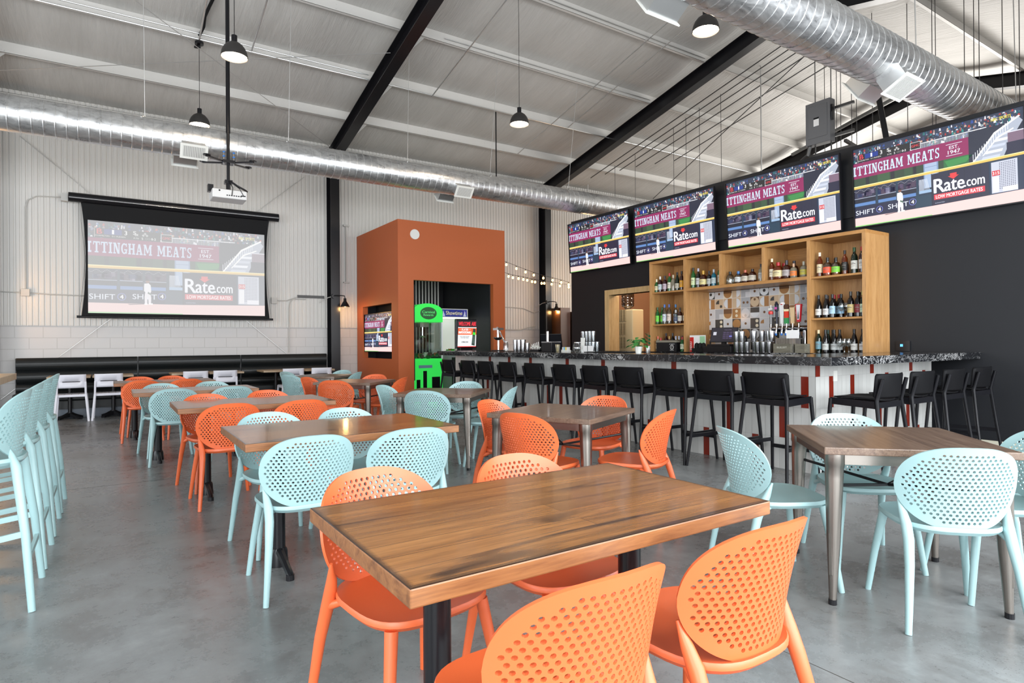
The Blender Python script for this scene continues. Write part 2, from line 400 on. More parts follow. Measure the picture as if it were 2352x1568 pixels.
# street wall behind the camera with three tall openings, left wall with two
m = MB()
xs = [XL, -4.6, -.6, .0, 4.0, 4.3, 8.2, XR]
for a, b in ((XL, -4.6), (-.6, 0), (4.0, 4.3), (8.2, XR)): m.box(a, b, YF-.2, YF, 0, 5.8)
m.box(XL, XR, YF-.2, YF, 3.9, 6.0)
struct(m.build('wall_front', wallp))
for i, (a, b) in enumerate(((-4.6, -.6), (0, 4.0), (4.3, 8.2))):
    m = MB()
    for k in range(4): xx = a+(b-a)*k/3; m.box(xx-.03, xx+.03, YF-.12, YF-.08, 0, 3.9)
    for k in range(5): m.box(a, b, YF-.12, YF-.08, k*.975-.03, k*.975+.03)
    struct(m.build('window_%d' % (i+1), blackm))
m = MB()
for a, b in ((YF, -.2), (4.2, 5.2), (9.6, YB)): m.box(XL-.2, XL, a, b, 0, 5.9)
m.box(XL-.2, XL, YF, YB, 3.8, 8.0)
struct(m.build('wall_left', wallp))
m = MB(); m.box(XR, XR+.2, YF, YB, 0, 8.0); struct(m.build('wall_far', wallp))

# roof blanket sagging between the purlins
m = MB(); lines = sorted([YB+.02]+list(PURL)+[RY, YF-.02]); nx = 42
ys = []
for a, b in zip(lines, lines[1:]):
    n = 2 if b-a < .3 else 7
    for k in range(n): t = k/n; ys.append((a+(b-a)*t, .055*math.sin(PI*t) if b-a > .3 else 0))
ys.append((lines[-1], 0)); rows = []
for y, sg in ys:
    row = []
    for i in range(nx+1):
        xx = XL+(XR-XL)*i/nx; row.append(len(m.v)); w = 1+.35*math.sin(xx*1.9+y)+.2*math.sin(xx*4.3)
        m.v.append((xx, y, zc(y)-.005-sg*w))
    rows.append(row)
for r0, r1 in zip(rows, rows[1:]):
    for i in range(nx): m.f.append((r0[i], r1[i], r1[i+1], r0[i+1])); m.m.append(0)
m.box(XL, XR, YF-.2, YB+.2, 7.6, 7.62)
struct(m.build('ceiling', blank, smooth=60))

# steel purlins and eave strut
def purlin(y, z0, z1, name='roof_purlin', lab=None):
    m = MB(); m.box(XL, XR, y-.002, y+.002, z0, z1); m.box(XL, XR, y, y+.06, z1-.004, z1); m.box(XL, XR, y-.06, y, z0, z0+.004)
    m.box(XL, XR, y-.06, y-.056, z0, z0+.02)
    for k in range(14):
        xx = -1.4+k*1.47
        for dz in (.06, .13): m.tube([(xx, y-.004, z0+dz), (xx, y-.009, z0+dz)], .008, 6)
    o = m.build(name, purl_m); tag(o, lab, 'roof beam', 'purlins'); return o
PN = ['nearest the back wall', 'second from the back wall', 'third from the back wall', 'fourth from the back wall', 'just on the back-wall side of the ridge',
      'just on the street side of the ridge', 'above the large duct on the street slope', 'second below the ridge on the street slope', 'third below the ridge on the street slope', 'lowest on the street slope']
for y, w in zip(PURL, PN): purlin(y, zb(y)+.30, zb(y)+.495, 'roof_purlin', 'long pale grey steel roof purlin, '+w)
m = MB(); z = zb(13.55)+.12; m.box(XL, XR, 13.5, 13.70, z+.2, z+.205); m.box(XL, XR, 13.5, 13.505, z, z+.205); m.box(XL, XR, 13.44, 13.5, z, z+.004)
for k in range(30): m.tube([(-1.5+k*.6, 13.5, z+.15), (-1.5+k*.6, 13.49, z+.15)], .009, 6)
tag(m.build('eave_strut', greypaint), 'pale grey steel eave strut along the top of the back wall', 'roof beam')

# black steel frames: column on the back wall plus two rafter slopes
FN = ['black steel frame at the far left, outside the projector bay', 'black steel frame with its column between the projector screen and the terracotta kiosk', 'black steel frame with its column right of the terracotta kiosk', 'far black steel frame seen above the televisions']
for x, lab in zip(FX, FN):
    e = empty('steel_frame', lab, 'steel frame', (x, 13.56, 0), 0, None)
    m = MB(); zt = zb(13.4)+.05
    m.box(-.1, .1, -.16, -.148, 0, zt); m.box(-.1, .1, .128, .14, 0, zt); m.box(-.006, .006, -.15, .13, 0, zt)
    m.box(-.14, .14, -.2, .16, 0, .02)
    m.build('column', blackm, e)
    for nm, ya, yb in (('rafter', 13.62, RY), ('rafter', RY, YF)):
        m = MB(); za, zq = zb(ya), zb(yb)
        def slab(x0, x1, d0, d1, ya=ya, yb=yb, za=za, zq=zq):
            M8 = [(x0, ya, za+d0), (x1, ya, za+d0), (x1, yb, zq+d0), (x0, yb, zq+d0), (x0, ya, za+d1), (x1, ya, za+d1), (x1, yb, zq+d1), (x0, yb, zq+d1)]
            m.add([(a, b-13.56, c) for a, b, c in M8], [(0, 3, 2, 1), (4, 5, 6, 7), (0, 1, 5, 4), (1, 2, 6, 5), (2, 3, 7, 6), (3, 0, 4, 7)])
        slab(-.1, .1, 0, .012); slab(-.1, .1, .285, .297); slab(-.006, .006, .012, .285)
        m.build(nm, blackm, e)
    m = MB(); m.box(-.1, .1, RY-13.56-.008, RY-13.56+.008, zb(RY)-.02, zb(RY)+.29); m.build('ridge_plate', blackm, e)
    for y in PURL[:4]:
        m = MB(); yy = y-13.56
        for a in (yy-.006, yy+.001): m.quad((.1, a, zb(y)+.02), (.36, a, zb(y)+.30), (.36, a, zb(y)+.36), (.1, a, zb(y)+.14))
        m.quad((.1, yy-.006, zb(y)+.02), (.36, yy-.006, zb(y)+.30), (.36, yy+.001, zb(y)+.30), (.1, yy+.001, zb(y)+.02))
        m.build('flange_brace', greypaint, e)

# ducts
def spiral(name, y, z, r, x0, x1, lab):
    e = empty(name, lab, 'duct', (0, y, z))
    m = MB(); prof = []; x = x0; R = random.Random(3)
    while x < x1:
        prof += [(r, x), (r, x+.098), (r+.004, x+.103), (r+.004, x+.111), (r, x+.116)]; x += .12
    Mx = Matrix.Rotation(PI/2, 4, 'Y')
    m.lathe(prof, 40, M=Mx); m.build('duct_pipe', duct, e, smooth=24); return e
D1Y, D1Z, D1R = 9.9, 4.194, .23
D2Y, D2Z, D2R = 3.2, 4.20, .25
d1 = spiral('spiral_duct', D1Y, D1Z, D1R, -6.2, 18.5, 'galvanised spiral air duct running above the projector screen side of the room')
d2 = spiral('spiral_duct', D2Y, D2Z, D2R, 3.0, 18.5, 'larger galvanised spiral air duct running above the bar, at the top right')
def register(par, r, x, ang, w, d, white=True):
    # ang: angle below horizontal toward -Y (positive) ; box sticks out radially
    M = Matrix.Translation((x, 0, 0)) @ Matrix.Rotation(ang, 4, 'X')
    m = MB(); L = r+.13
    m.box(-w/2, w/2, -L, -r*.75, -d/2, d/2, M); o = m.build('register_box', galv, par)
    m = MB(); m.box(-w/2-.025, w/2+.025, -L-.012, -L, -d/2-.025, d/2+.025, M)
    f = m.build('register_grille', white_m, o)
    m = MB()
    for k in range(13): xx = -w/2+.02+(w-.04)*k/12; m.box(xx-.003, xx+.003, -L-.016, -L-.011, -d/2+.01, d/2-.01, M)
    m.cur = 1
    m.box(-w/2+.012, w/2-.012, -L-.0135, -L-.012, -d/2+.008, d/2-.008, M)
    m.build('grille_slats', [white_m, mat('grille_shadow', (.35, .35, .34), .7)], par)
white_m = mat('white_enamel', rgb('DDDDD8'), .4)
register(d1, D1R, 1.0, math.radians(38), .30, .17); register(d1, D1R, .93, PI-math.radians(42), .30, .17)
register(d1, D1R, 5.33, math.radians(38), .30, .17); register(d1, D1R, 5.2, PI-math.radians(42), .30, .17)
register(d2, D2R, 6.85, math.radians(62), .34, .24); register(d2, D2R, 6.95, PI-math.radians(35), .34, .24)
register(d2, D2R, 3.75, PI-math.radians(35), .34, .24)
# duct hangers
rod_m = mat('zinc_rod', (.55, .55, .54), .4, .7)
def rodobj(name, pts, r, m_, lab, cat, grp=None, n=6):
    m = MB(); m.tube(pts, r, n); o = m.build(name, m_, smooth=40); tag(o, lab, cat, grp); return o
for i, (x, y2) in enumerate(((-.25, 9.55), (.42, 9.55), (2.35, 9.55), (4.36, 9.72), (6.05, 9.55), (7.95, 9.55))):
    nm = ['over the left end of the projector screen', 'left of the projector pole', 'right of the projector pole', 'tied to the black rafter above the kiosk', 'above the kiosk corner', 'nearest the televisions'][i]
    if i == 0: continue
    e = empty('duct_hanger', 'thin wire hanger holding the projector-side duct, '+nm, 'duct hanger', (x, D1Y, D1Z+D1R), 0, 'wire hangers of the duct')
    m = MB(); m.tube([(0, 0, .012), (-.03, y2-D1Y, zb(y2)+.30-D1Z-D1R)], .004, 6); m.build('wire', rod_m, e)
    m = MB(); m.tube([(-.05, -.12, -.03), (-.02, -.03, .012), (.02, .03, .012), (.05, .12, -.03)], .008, 6); m.build('saddle', rod_m, e)
for i, x in enumerate((5.6, 7.62, 10.6)):
    rodobj('duct_hanger', [(x, D2Y+.02, D2Z+D2R), (x, D2Y+.05, zb(3.25)+.3)], .006, rod_m, 'thin rod hanging the bar-side duct, '+('nearest the camera', 'beside the duct register', 'at the far end')[i], 'duct hanger', 'rods of the bar-side duct')
# sprinkler style pipes, cross braces and conduits under the roof
def cable(a, b, lab, r=.006): rodobj('brace_cable', [a, b], r, rod_m, lab, 'cable')
cable((-1.62, 12.6, zb(12.6)+.1), (4.06, 9.9, zb(9.9)+.15), 'thin diagonal brace cable under the left roof bay, rising to the right')
cable((-1.62, 8.6, zb(8.6)+.1), (4.06, 13.3, zb(13.3)+.2), 'thin diagonal brace cable under the left roof bay, falling to the right')
cable((-1.31, 13.69, 4.95), (4.0, 13.69, .35), 'thin brace cable crossing the back wall behind the projector screen, falling to the right')
cable((3.58, 13.68, 4.93), (-1.6, 13.68, .32), 'thin brace cable crossing the back wall behind the projector screen, rising to the right')
def conduit(pts, lab, r=.011, name='conduit', m_=None): return rodobj(name, pts, r, m_ or galv, lab, 'conduit', n=8)
W1 = YB-.045
conduit([(-.66, W1, 3.95), (-1.08, W1, 3.92), (-1.2, W1, 3.84), (-1.24, W1, 3.70), (-1.24, W1, 2.25)], 'painted conduit bending down from the screen casing to the junction box', m_=greypaint)
conduit([(-2.4, W1, 2.24), (-1.5, W1, 2.20), (-1.24, W1, 2.2), (-.9, W1, 2.18), (-.3, W1, 2.17)], 'painted conduit running along the wall to the left of the projector screen', m_=greypaint)
conduit([(2.98, W1, 2.19), (3.2, W1, 2.2), (3.42, W1, 2.29), (4.0, W1, 2.29)], 'painted conduit running from the screen to the black column sconce', m_=greypaint)
conduit([(3.6, W1, 2.24), (3.33, W1, 2.24), (3.26, W1, 2.17), (3.24, W1, 2.05), (3.24, W1, 1.07)], 'painted conduit dropping down behind the banquette near the column', m_=greypaint)
conduit([(7.4, W1, 2.21), (9.0, W1, 2.21), (9.4, W1, 2.19), (9.75, W1, 2.08), (9.95, W1, 2.12)], 'painted conduit on the wall between kiosk and second column, upper run', m_=greypaint)
conduit([(7.4, W1, 1.60), (9.3, W1, 1.60), (9.5, W1, 1.66), (9.8, W1, 1.70)], 'painted conduit on the wall between kiosk and second column, lower run', m_=greypaint)
for x, z, l in ((-1.24, 2.2, 'small painted junction box left of the projector screen'), (2.93, 2.19, 'small painted junction box at the right edge of the projector screen')):
    m = MB(); m.box(x-.06, x+.06, YB-.09, YB-.03, z-.065, z+.065); tag(m.build('junction_box', greypaint, bevel=.004), l, 'junction box')
m = MB(); m.box(4.44, 4.58, YB-.08, YB-.03, 2.64, 2.67); m.box(4.44, 4.58, YB-.08, YB-.03, 3.93, 3.97)
m.box(4.49, 4.52, YB-.06, YB-.03, 2.64, 3.97); tag(m.build('cable_channel', greypaint), 'narrow pale channel standing on the wall right of the first column', 'wall channel')
m = MB(); m.box(3.42, 4.0, YB-.06, YB-.03, 2.27, 2.33); tag(m.build('wall_channel', mat('dark_channel', (.08, .08, .08), .5)), 'dark slotted channel on the wall left of the first column', 'wall channel')
conduit([(-6.1, 10.93, zb(10.99)+.30), (4.05, 10.93, zb(10.99)+.30)], 'long conduit under the second roof purlin, left bay', .014)
conduit([(-6.1, 10.95, zb(10.99)+.40), (4.05, 10.95, zb(10.99)+.40)], 'thin conduit on the face of the second roof purlin, left bay', .009)
conduit([(4.3, 10.93, zb(10.99)+.30), (9.95, 10.93, zb(10.99)+.29), (15.8, 10.93, zb(10.99)+.28)], 'long conduit under the second roof purlin, middle bay', .013)
conduit([(4.9, 9.5, zb(9.55)+.38), (9.95, 9.5, zb(9.55)+.38)], 'thin conduit on the face of the third roof purlin', .009)
conduit([(4.4, 8.02, zb(8.07)+.38), (9.95, 8.02, zb(8.07)+.38)], 'thin conduit on the face of the fourth roof purlin', .009)
def slope(x, ya, yb, d, lab, r=.011, m_=None, dx=0): conduit([(x+dx*(ya-yb)*0, ya, zb(ya)+d), (x+dx, yb, zb(yb)+d)], lab, r, m_=m_ or galv)
slope(1.22, 10.99, 6.7, .28, 'conduit climbing the roof slope by the left pendant lamps', .013)
slope(2.0, 10.9, 6.7, .28, 'conduit climbing the roof slope right of the projector pole', .013)
slope(5.35, 10.95, 6.7, .27, 'conduit climbing the roof slope by the middle pendant lamp', .012)
slope(8.3, 12.3, 6.7, .27, 'conduit climbing the roof slope left of the second rafter', .011)
slope(8.75, 10.9, 6.7, .27, 'conduit climbing the roof slope right next to the second rafter', .011)
dk = mat('dark_conduit', (.10, .10, .10), .4, .6)
for k, x in enumerate((10.9, 11.15, 11.4, 11.7, 12.1, 12.5)):
    slope(x, 12.6-.3*k, 6.6, .2, 'dark conduit climbing the far roof bay, %s from the second rafter' % ordn(k), .012, dk)
slope(13.6, 12.9, 6.5, .1, 'dark diagonal brace cable in the far roof bay', .011, dk, dx=-2.2)
# hanging rods above the bar wall
RY_ = [(13.43, 5.62, 'p'), (12.29, 0, ''), (11.53, 0, ''), (10.22, 0, ''), (9.84, 0, ''), (9.44, 0, ''), (8.84, 0, ''), (7.83, 0, 'p'), (6.46, 0, ''), (6.23, 0, ''), (6.15, 0, ''), (5.95, 0, ''), (5.86, 0, ''), (5.58, 0, ''),
       (5.0, 0, ''), (4.62, 0, ''), (4.57, 0, ''), (4.16, 0, ''), (4.03, 0, ''), (3.96, 0, ''), (3.66, 0, ''), (3.45, 0, '')]
for k, (y, q, f) in enumerate(RY_):
    rodobj('hanger_rod', [(11.5, y, zc(y)-.01), (11.5, y, 3.5)], .012 if f else .006, galv if f else dk, 'thin vertical hanging rod above the televisions, %s from the left of its row' % (ordn(k) if k < 13 else '%dth' % (k+1)), 'hanger rod', 'threaded rods above the bar wall')
rodobj('hanger_rod', [(6.88, 11.0, zb(11)+.3), (6.88, 11.0, 4.5)], .014, blackm, 'black vertical pipe hanging below the roof left of the televisions', 'hanger rod')
for k, (p, q, l) in enumerate((((9.35, 6.1, 4.0), (9.35, 2.2, 4.0), 'upper steel strut rail running behind the tops of the televisions'), ((9.5, 5.9, 4.35), (9.5, 3.9, 4.86), 'sloping steel strut rail behind the grey disconnect box'), ((9.2, 6.0, 3.93), (9.2, 1.9, 3.93), 'lower steel strut rail just above the televisions'))):
    m = MB(); m.bar(p, q, .04, .04); tag(m.build('strut_rail', mat('dark_strut', (.16, .16, .15), .5, .5)), l, 'strut')
rodobj('black_pipe', [(8.62, 4.12, 4.62), (8.46, 3.93, 3.85)], .035, blackm, 'short thick black pipe dropping behind the right-most television', 'pipe', n=12)

# electrical disconnect on its rack
e = empty('disconnect_box', 'grey electrical disconnect box hanging above the televisions', 'electrical box', (8.7, 5.0, 4.15))
gb = mat('grey_enamel', rgb('66676A'), .45)
m = MB(); m.box(0, .14, -.19, .18, 0, .62); m.build('case', gb, e, bevel=.006)
m = MB(); m.box(-.008, 0, -.15, .14, .09, .56); m.build('door_panel', gb, e, bevel=.004)
m = MB(); m.box(.02, .06, -.215, -.19, .30, .52); m.tube([(.04, -.2, .5), (.0, -.22, .4), (.03, -.2, .3)], .012, 8); m.build('switch_handle', blackm, e)
m = MB(); m.box(-.010, -.008, -.03, .05, .26, .36); m.cur = 1; m.box(-.0105, -.008, -.03, .05, .36, .385); m.build('warning_label', [paper, blackmatte], e)
m = MB()
for z in (.1, .5): m.bar((.16, -.45, z), (.16, .25, z), .04, .04)
m.bar((.2, -.3, 0), (.9, -.3, -.1), .04, .04); m.bar((.16, -.45, -.12), (.16, .25, -.12), .04, .04); m.tube([(.06, .15, 0), (.06, .18, -.12), (.1, .3, -.16), (.3, .4, -.1)], .03, 10)
for y in (-.12, .12): m.tube([(.16, y, -.15), (.16, y, .1)], .01, 6); m.tube([(.16, y, .5), (.16, y, zb(5.0+y)+.2-4.15)], .007, 6)
m.build('mounting_rack', dk, e)

# ================================================================ television picture
LB = (.48, .62, .86)
def hcol(h): return rgb(h)
def slab_text(p, txt, x, y, h, col, width, lay):
    # condensed slab-serif capitals drawn as rectangles and slanted strokes
    G = {'T': 1.0, 'I': .55, 'N': 1.05, 'G': .95, 'H': 1.05, 'A': 1.05, 'M': 1.35, 'E': .9, 'S': .85, ' ': .55}
    tot = sum(G[c]+.14 for c in txt)-.14; u = width/tot; st = .24*u; sf = .13*h; X = x
    def r(a, b, c, d): p.rect(X+a*u, y+b*h, X+c*u, y+d*h, col, lay)
    def q(pts): p.P([(X+a*u, y+b*h) for a, b in pts], col, lay)
    for c in txt:
        w = G[c]; s_ = .26; f = .12
        if c == 'T': r(0, 0, w, f); r(w/2-s_/2, 0, w/2+s_/2, 1); r(w/2-.28, 1-f, w/2+.28, 1); r(0, 0, .12, .3); r(w-.12, 0, w, .3)
        elif c == 'I': r(w/2-s_/2, 0, w/2+s_/2, 1); r(0, 0, w, f); r(0, 1-f, w, 1)
        elif c == 'H':
            for a in (.22, w-.22): r(a-s_/2, 0, a+s_/2, 1); r(a-.22, 0, a+.22, f); r(a-.22, 1-f, a+.22, 1)
            r(.2, .43, w-.2, .56)
        elif c == 'N':
            r(.10, 0, .26, 1); r(w-.26, 0, w-.10, 1); q([(.10, 0), (.40, 0), (w-.10, 1), (w-.40, 1)]); r(0, 0, .3, f); r(0, 1-f, .4, 1); r(w-.4, 0, w, f)
        elif c == 'A': q([(w/2-.14, 0), (w/2+.14, 0), (w-.05, 1), (w-.33, 1)]); q([(w/2-.14, 0), (w/2+.02, 0), (.26, 1), (.10, 1)]); r(.28, .60, w-.25, .71); r(0, 1-f, .40, 1); r(w-.48, 1-f, w, 1)
        elif c == 'M':
            r(.10, 0, .26, 1); r(w-.38, 0, w-.12, 1); q([(.10, 0), (.40, 0), (w/2+.08, .8), (w/2-.12, .8)]); q([(w-.38, 0), (w-.24, 0), (w/2+.06, .8), (w/2-.08, .8)])
            r(0, 0, .3, f); r(0, 1-f, .38, 1); r(w-.3, 0, w, f); r(w-.5, 1-f, w, 1)
        elif c == 'E': r(.10, 0, .10+s_, 1); r(0, 0, w-.04, f); r(0, 1-f, w, 1); r(.3, .44, w-.22, .55); r(w-.16, 0, w-.04, .28); r(w-.13, .72, w, 1); r(w-.3, .36, w-.2, .64)
        elif c == 'G':
            n = 16; pts = []
            for i in range(n+1): t = math.radians(50+265*i/n); pts.append((w/2+.47*math.cos(t), .5-.5*math.sin(t)))
            inn = [(w/2+(a-w/2)*.48, .5+(b-.5)*.74) for a, b in pts]
            for i in range(n): q([pts[i], pts[i+1], inn[i+1], inn[i]][::-1])
            r(w/2, .55, w, .66); r(w-.26, .55, w-.06, .95); r(w-.2, .02, w-.06, .32)
        elif c == 'S':
            n = 14; pts = []
            for i in range(n+1): t = math.radians(40+230*i/n); pts.append((w/2+.34*math.cos(t), .27-.27*math.sin(t)))
            pt2 = []
            for i in range(n+1): t = math.radians(90-230*i/n); pt2.append((w/2+.34*math.cos(t), .73-.27*math.sin(t)))
            for pp, cy in ((pts, .27), (pt2, .73)):
                inn = [(w/2+(a-w/2)*.40, cy+(b-cy)*.55) for a, b in pp]
                for i in range(n): q([pp[i], pp[i+1], inn[i+1], inn[i]][::-1]); q([pp[i], pp[i+1], inn[i+1], inn[i]])
            r(w-.2, .0, w-.08, .28); r(.06, .72, .18, 1)
        X += (w+.14)*u
def game_picture(washed=False, step=.0006):
    p = Pic(16, 9, step); R = random.Random(11)
    def C(h):
        c = rgb(h)
        if washed: return tuple(.44+.46*q for q in c)
        return c
    p.rect(0, 0, 16, 9, C('20243A')); p.k = 1
    p.rect(0, 0, 16, 1.75, C('27324A'))
    p.k = 2
    cols = ['1F6E70', '2B4C9A', 'D8D8E2', '8A8FA8', '1B2740', '4C7AA8', '2D8A86', '5A4A52', 'C7A08E', 'E8E8F0', '39406A', 'B0302C', '0F1A2C']
    for i in range(420):
        x = R.uniform(0, 15.6); y = R.uniform(0, 1.45); w = R.uniform(.08, .26); h = R.uniform(.1, .34); cc = C(R.choice(cols))
        p.poly([(x, 9-y-h), (x+w, 9-y-h), (x+w*.9, 9-y-h*.3), (x+w*.6, 9-y), (x+w*.2, 9-y-h*.1)], cc, 2+i % 3)
    p.k = 5
    # railing
    for i in range(60):
        x = 6.6+i*.105; p.rect(x, 1.15, x+.03, 1.7, C('E6E8EE'))
    p.rect(6.6, 1.1, 13, 1.17, C('F2F4F8'))
    # scoreboard strip
    p.k = 6; p.rect(.45, .72, 6.05, 1.62, C('14161E')); p.k = 7; p.rect(1.3, .76, 2.75, 1.28, C('12348C')); p.rect(.5, .75, .53, 1.6, C('E0E0E0'))
    p.k = 8
    p.text('B', .72, .76, .50, C('D8384A'), .42, .03); p.text('1', 1.95, .80, .42, C('FFFFFF'), .16, .02); p.text('3', 2.98, .80, .42, C('FFFFFF'), None, .02)
    p.text('S', 3.7, .76, .34, C('F0F0F0'), .26, .03); p.text('ox', 3.84, 1.0, .22, C('F0F0F0'), .3, .02)
    p.text('D.HAMILTON', .58, 1.36, .14, C('E8E8E8'), 1.15); p.text('0-1 FLEXEN', 1.95, 1.36, .14, C('E8E8E8'), 1.1); p.text('P:70', 3.75, 1.38, .15, C('E8E8E8'), .42)
    for cx, cy in ((4.72, .95), (4.56, 1.12), (4.88, 1.12)): p.poly([(cx-.13, 9-cy), (cx, 9-cy-.13), (cx+.13, 9-cy), (cx, 9-cy+.13)], C('B8B8B8'))
    p.text('5', 4.42, 1.34, .22, C('FFFFFF')); p.text('OO', 4.72, 1.34, .2, C('9A9A9A')); p.text('0-2', 5.25, 1.32, .22, C('FFFFFF'), None, .02)
    p.k = 9; p.rect(6.1, .85, 7.1, 1.62, C('EDEDED')); p.rect(6.14, .89, 7.06, 1.58, C('20222A'), 10); p.text('GMC', 6.22, 1.1, .26, C('D8303A'), .78, .03, 11)
    p.text('NBC SPORTS', 13.4, .45, .3, C('F4E04A'), 1.6, .02, 11)
    # banner
    p.k = 8; p.rect(0, 1.66, 11.45, 3.42, C('8E1F5A')); p.k = 9
    slab_text(p, 'TTINGHAM MEATS', .42, 2.02, 1.08, C('C9DDF2'), 8.45, 9); p.rect(0, 2.02, .28, 2.2, C('C9DDF2')); p.rect(0, 2.92, .28, 3.10, C('C9DDF2')); p.rect(.02, 2.02, .18, 3.10, C('C9DDF2'))
    # slab serifs under and over the letters
    p.text('EST.', 9.75, 2.14, .34, C('E4E8F4'), .85, .02); p.text('1947', 9.62, 2.60, .38, C('E4E8F4'), 1.1, .02)
    p.rect(9.45, 1.95, 10.9, 2.0, C('E4E8F4')); p.rect(9.45, 3.1, 10.9, 3.15, C('E4E8F4'))
    # strip under the banner
    p.k = 6; p.rect(0, 3.42, 12.4, 4.45, C('2F4433'))
    p.k = 7
    for x0, x1, c in ((1.3, 1.7, '20242C'), (4.0, 4.4, '20242C'), (2.6, 3.9, '3A5A3C'), (5.4, 6.2, '36523A'), (9.2, 12.0, '2C6B3C'), (6.3, 6.6, '1C2028')): p.rect(x0, 3.42, x1, 4.45, C(c))
    p.P([(9.3, 3.6), (11.8, 3.5), (11.2, 4.1), (9.6, 4.3)], C('3A8A48'), 8); p.rect(7.3, 3.42, 8.7, 6.0, C('8098BC')); p.rect(7.42, 3.42, 8.56, 6.0, C('A6BAD6'), 8); p.rect(7.42, 3.8, 8.56, 3.84, C('6A80A6'), 9)
    # stairs at right
    p.k = 8; p.rect(11.45, 1.2, 16, 4.45, C('1C2238'))
    p.P([(11.7, 4.45), (13.6, 2.0), (15.6, .9), (15.9, 1.3), (14.9, 3.0), (14.3, 4.45)], C('AEB6C6'), 9)
    for i in range(16):
        t = i/15; x = 11.8+t*2.9; y = 4.35-t*2.5; p.P([(x, y), (x+.05, y), (x+.05, y-.8), (x, y-.8)], C('EEF2FA'), 10)
    for i in range(5): p.P([(12.5+i*.35, 4.3-i*.5), (14.0+i*.22, 4.3-i*.5), (14.1+i*.22, 4.05-i*.5), (12.65+i*.35, 4.05-i*.5)], C('F0F4FC' if i % 2 else 'C8D0E0'), 11)
    p.P([(11.7, 4.4), (11.85, 4.4), (13.7, 2.0), (15.7, .85), (15.6, .72), (13.6, 1.85)], C('FFFFFF'), 12)
    p.P([(12.6, 3.9), (12.72, 3.9), (13.9, 2.5), (15.2, 1.9), (15.15, 1.8), (13.85, 2.35)], C('FFFFFF'), 12)
    p.rect(14.7, 2.2, 16, 3.1, C('7C6478'), 13); p.rect(14.6, 3.1, 16, 4.3, C('20203C'), 13); p.rect(14.6, 2.1, 16, 2.2, C('D8D8E4'), 14)
    # yellow rail
    p.k = 14; p.P([(0, 4.30), (7.6, 4.34), (7.6, 4.30), (16, 4.28), (16, 4.56), (0, 4.62)], C('E8C060')); p.P([(0, 4.30), (16, 4.28), (16, 4.36), (0, 4.40)], C('FFF0A8'), 15)
    # fence with windows
    p.k = 6; p.rect(0, 4.6, 16, 7.95, C('1A3048'))
    p.k = 7; p.rect(0, 4.7, 7.3, 6.2, C('2A2C46'))
    for i in range(26): x = R.uniform(.1, 6.6); p.rect(x, R.uniform(4.9, 5.3), x+R.uniform(.2, .8), R.uniform(5.35, 5.8), C(R.choice(['4A3A52', '6A6078', '3A4A6A', '24243A', '8A88A0'])), 8)
    for i in range(60): x = i*.11; y = 4.85+.12*math.sin(i*.8); p.rect(x, y, x+.04, y+.04, C('E8ECF4'), 9)
    p.rect(0, 5.72, 6.6, 5.78, C('AEB8CC'), 9); p.rect(0, 5.8, 6.7, 6.25, C('141A30'), 9)
    p.rect(.0, 6.28, 2.3, 6.62, C('5E86C0'), 9); p.rect(2.6, 6.28, 6.5, 6.62, C('5E86C0'), 9)
    for x in (2.35, 4.5, 6.55): p.rect(x, 4.62, x+.22, 6.7, C('1E3A50'), 10)
    p.rect(6.8, 5.0, 7.3, 6.2, C('6A7488'), 9); p.rect(6.8, 6.2, 8.0, 6.5, C('9AB8D8'), 10); p.rect(8.0, 4.6, 8.06, 8.0, C('101828'), 10)
    for i in range(8): p.P([(6.85+i*.13, 6.2), (6.9+i*.13, 6.2), (6.9+i*.1, 5.0), (6.85+i*.1, 5.0)], C('D4DAE6'), 11)
    p.k = 8; p.rect(0, 6.72, 8.05, 8.0, C('1C2040')); p.rect(6.4, 6.72, 8.05, 8.0, C('1C3A50'), 9)
    p.rect(8.06, 4.66, 13.1, 7.95, C('20223C'), 9)
    for x in (9.6, 11.0, 12.4): p.rect(x, 4.66, x+.03, 7.9, C('12142A'), 10)
    p.k = 12
    p.text('SHIFT', .08, 7.12, .52, C('E6ECF8'), 2.1, .004); p.text('SHIFT', 3.62, 7.02, .52, C('E6ECF8'), 2.1, .004)
    for cx, cy in ((2.72, 7.35), (6.15, 7.2)): p.circ(cx, cy, .36, C('7C86D8')); p.circ(cx, cy, .31, C('1C2040'), 13); p.text('4', cx-.14, cy-.2, .4, C('FFFFFF'), .28, .03, 14)
    # mortgage board
    p.text('R', 8.25, 5.28, 1.42, C('F4F6FC'), .98, .035); p.text('ate', 9.22, 5.62, 1.08, C('F4F6FC'), 1.78, .035); p.text('.com', 11.02, 5.96, .66, C('F4F6FC'), 1.72, .03)
    p.P([(9.75, 4.95), (10.35, 4.95), (10.35, 5.22), (10.55, 5.22), (10.05, 5.58), (9.55, 5.22), (9.75, 5.22)], C('E0383C'), 13)
    p.rect(8.22, 6.86, 12.75, 7.42, C('D83848')); p.text('LOW MORTGAGE RATES', 8.4, 6.96, .36, C('FFFFFF'), 4.15, .02, 14); p.text('GUARANTEED', 8.3, 7.72, .1, C('B8C0D8'), .9, 0, 14)
    # white gate
    p.rect(13.15, 4.62, 16, 7.9, C('1E3450'), 9); p.rect(13.3, 4.75, 15.4, 7.8, C('C9CDDC'), 10)
    for i in range(9):
        for j in range(16): p.rect(13.95+i*.15, 4.9+j*.165, 14.02+i*.15, 4.98+j*.165, C('3A3C58'), 11)
    p.rect(13.35, 5.6, 14.0, 6.1, C('D02834'), 12); p.text('315', 13.4, 5.7, .3, C('FFFFFF'), .55, .02, 13); p.rect(13.4, 6.2, 13.9, 7.7, C('F4F4F8'), 12); p.rect(14.2, 7.3, 15.4, 7.75, C('F0F0F8'), 13)
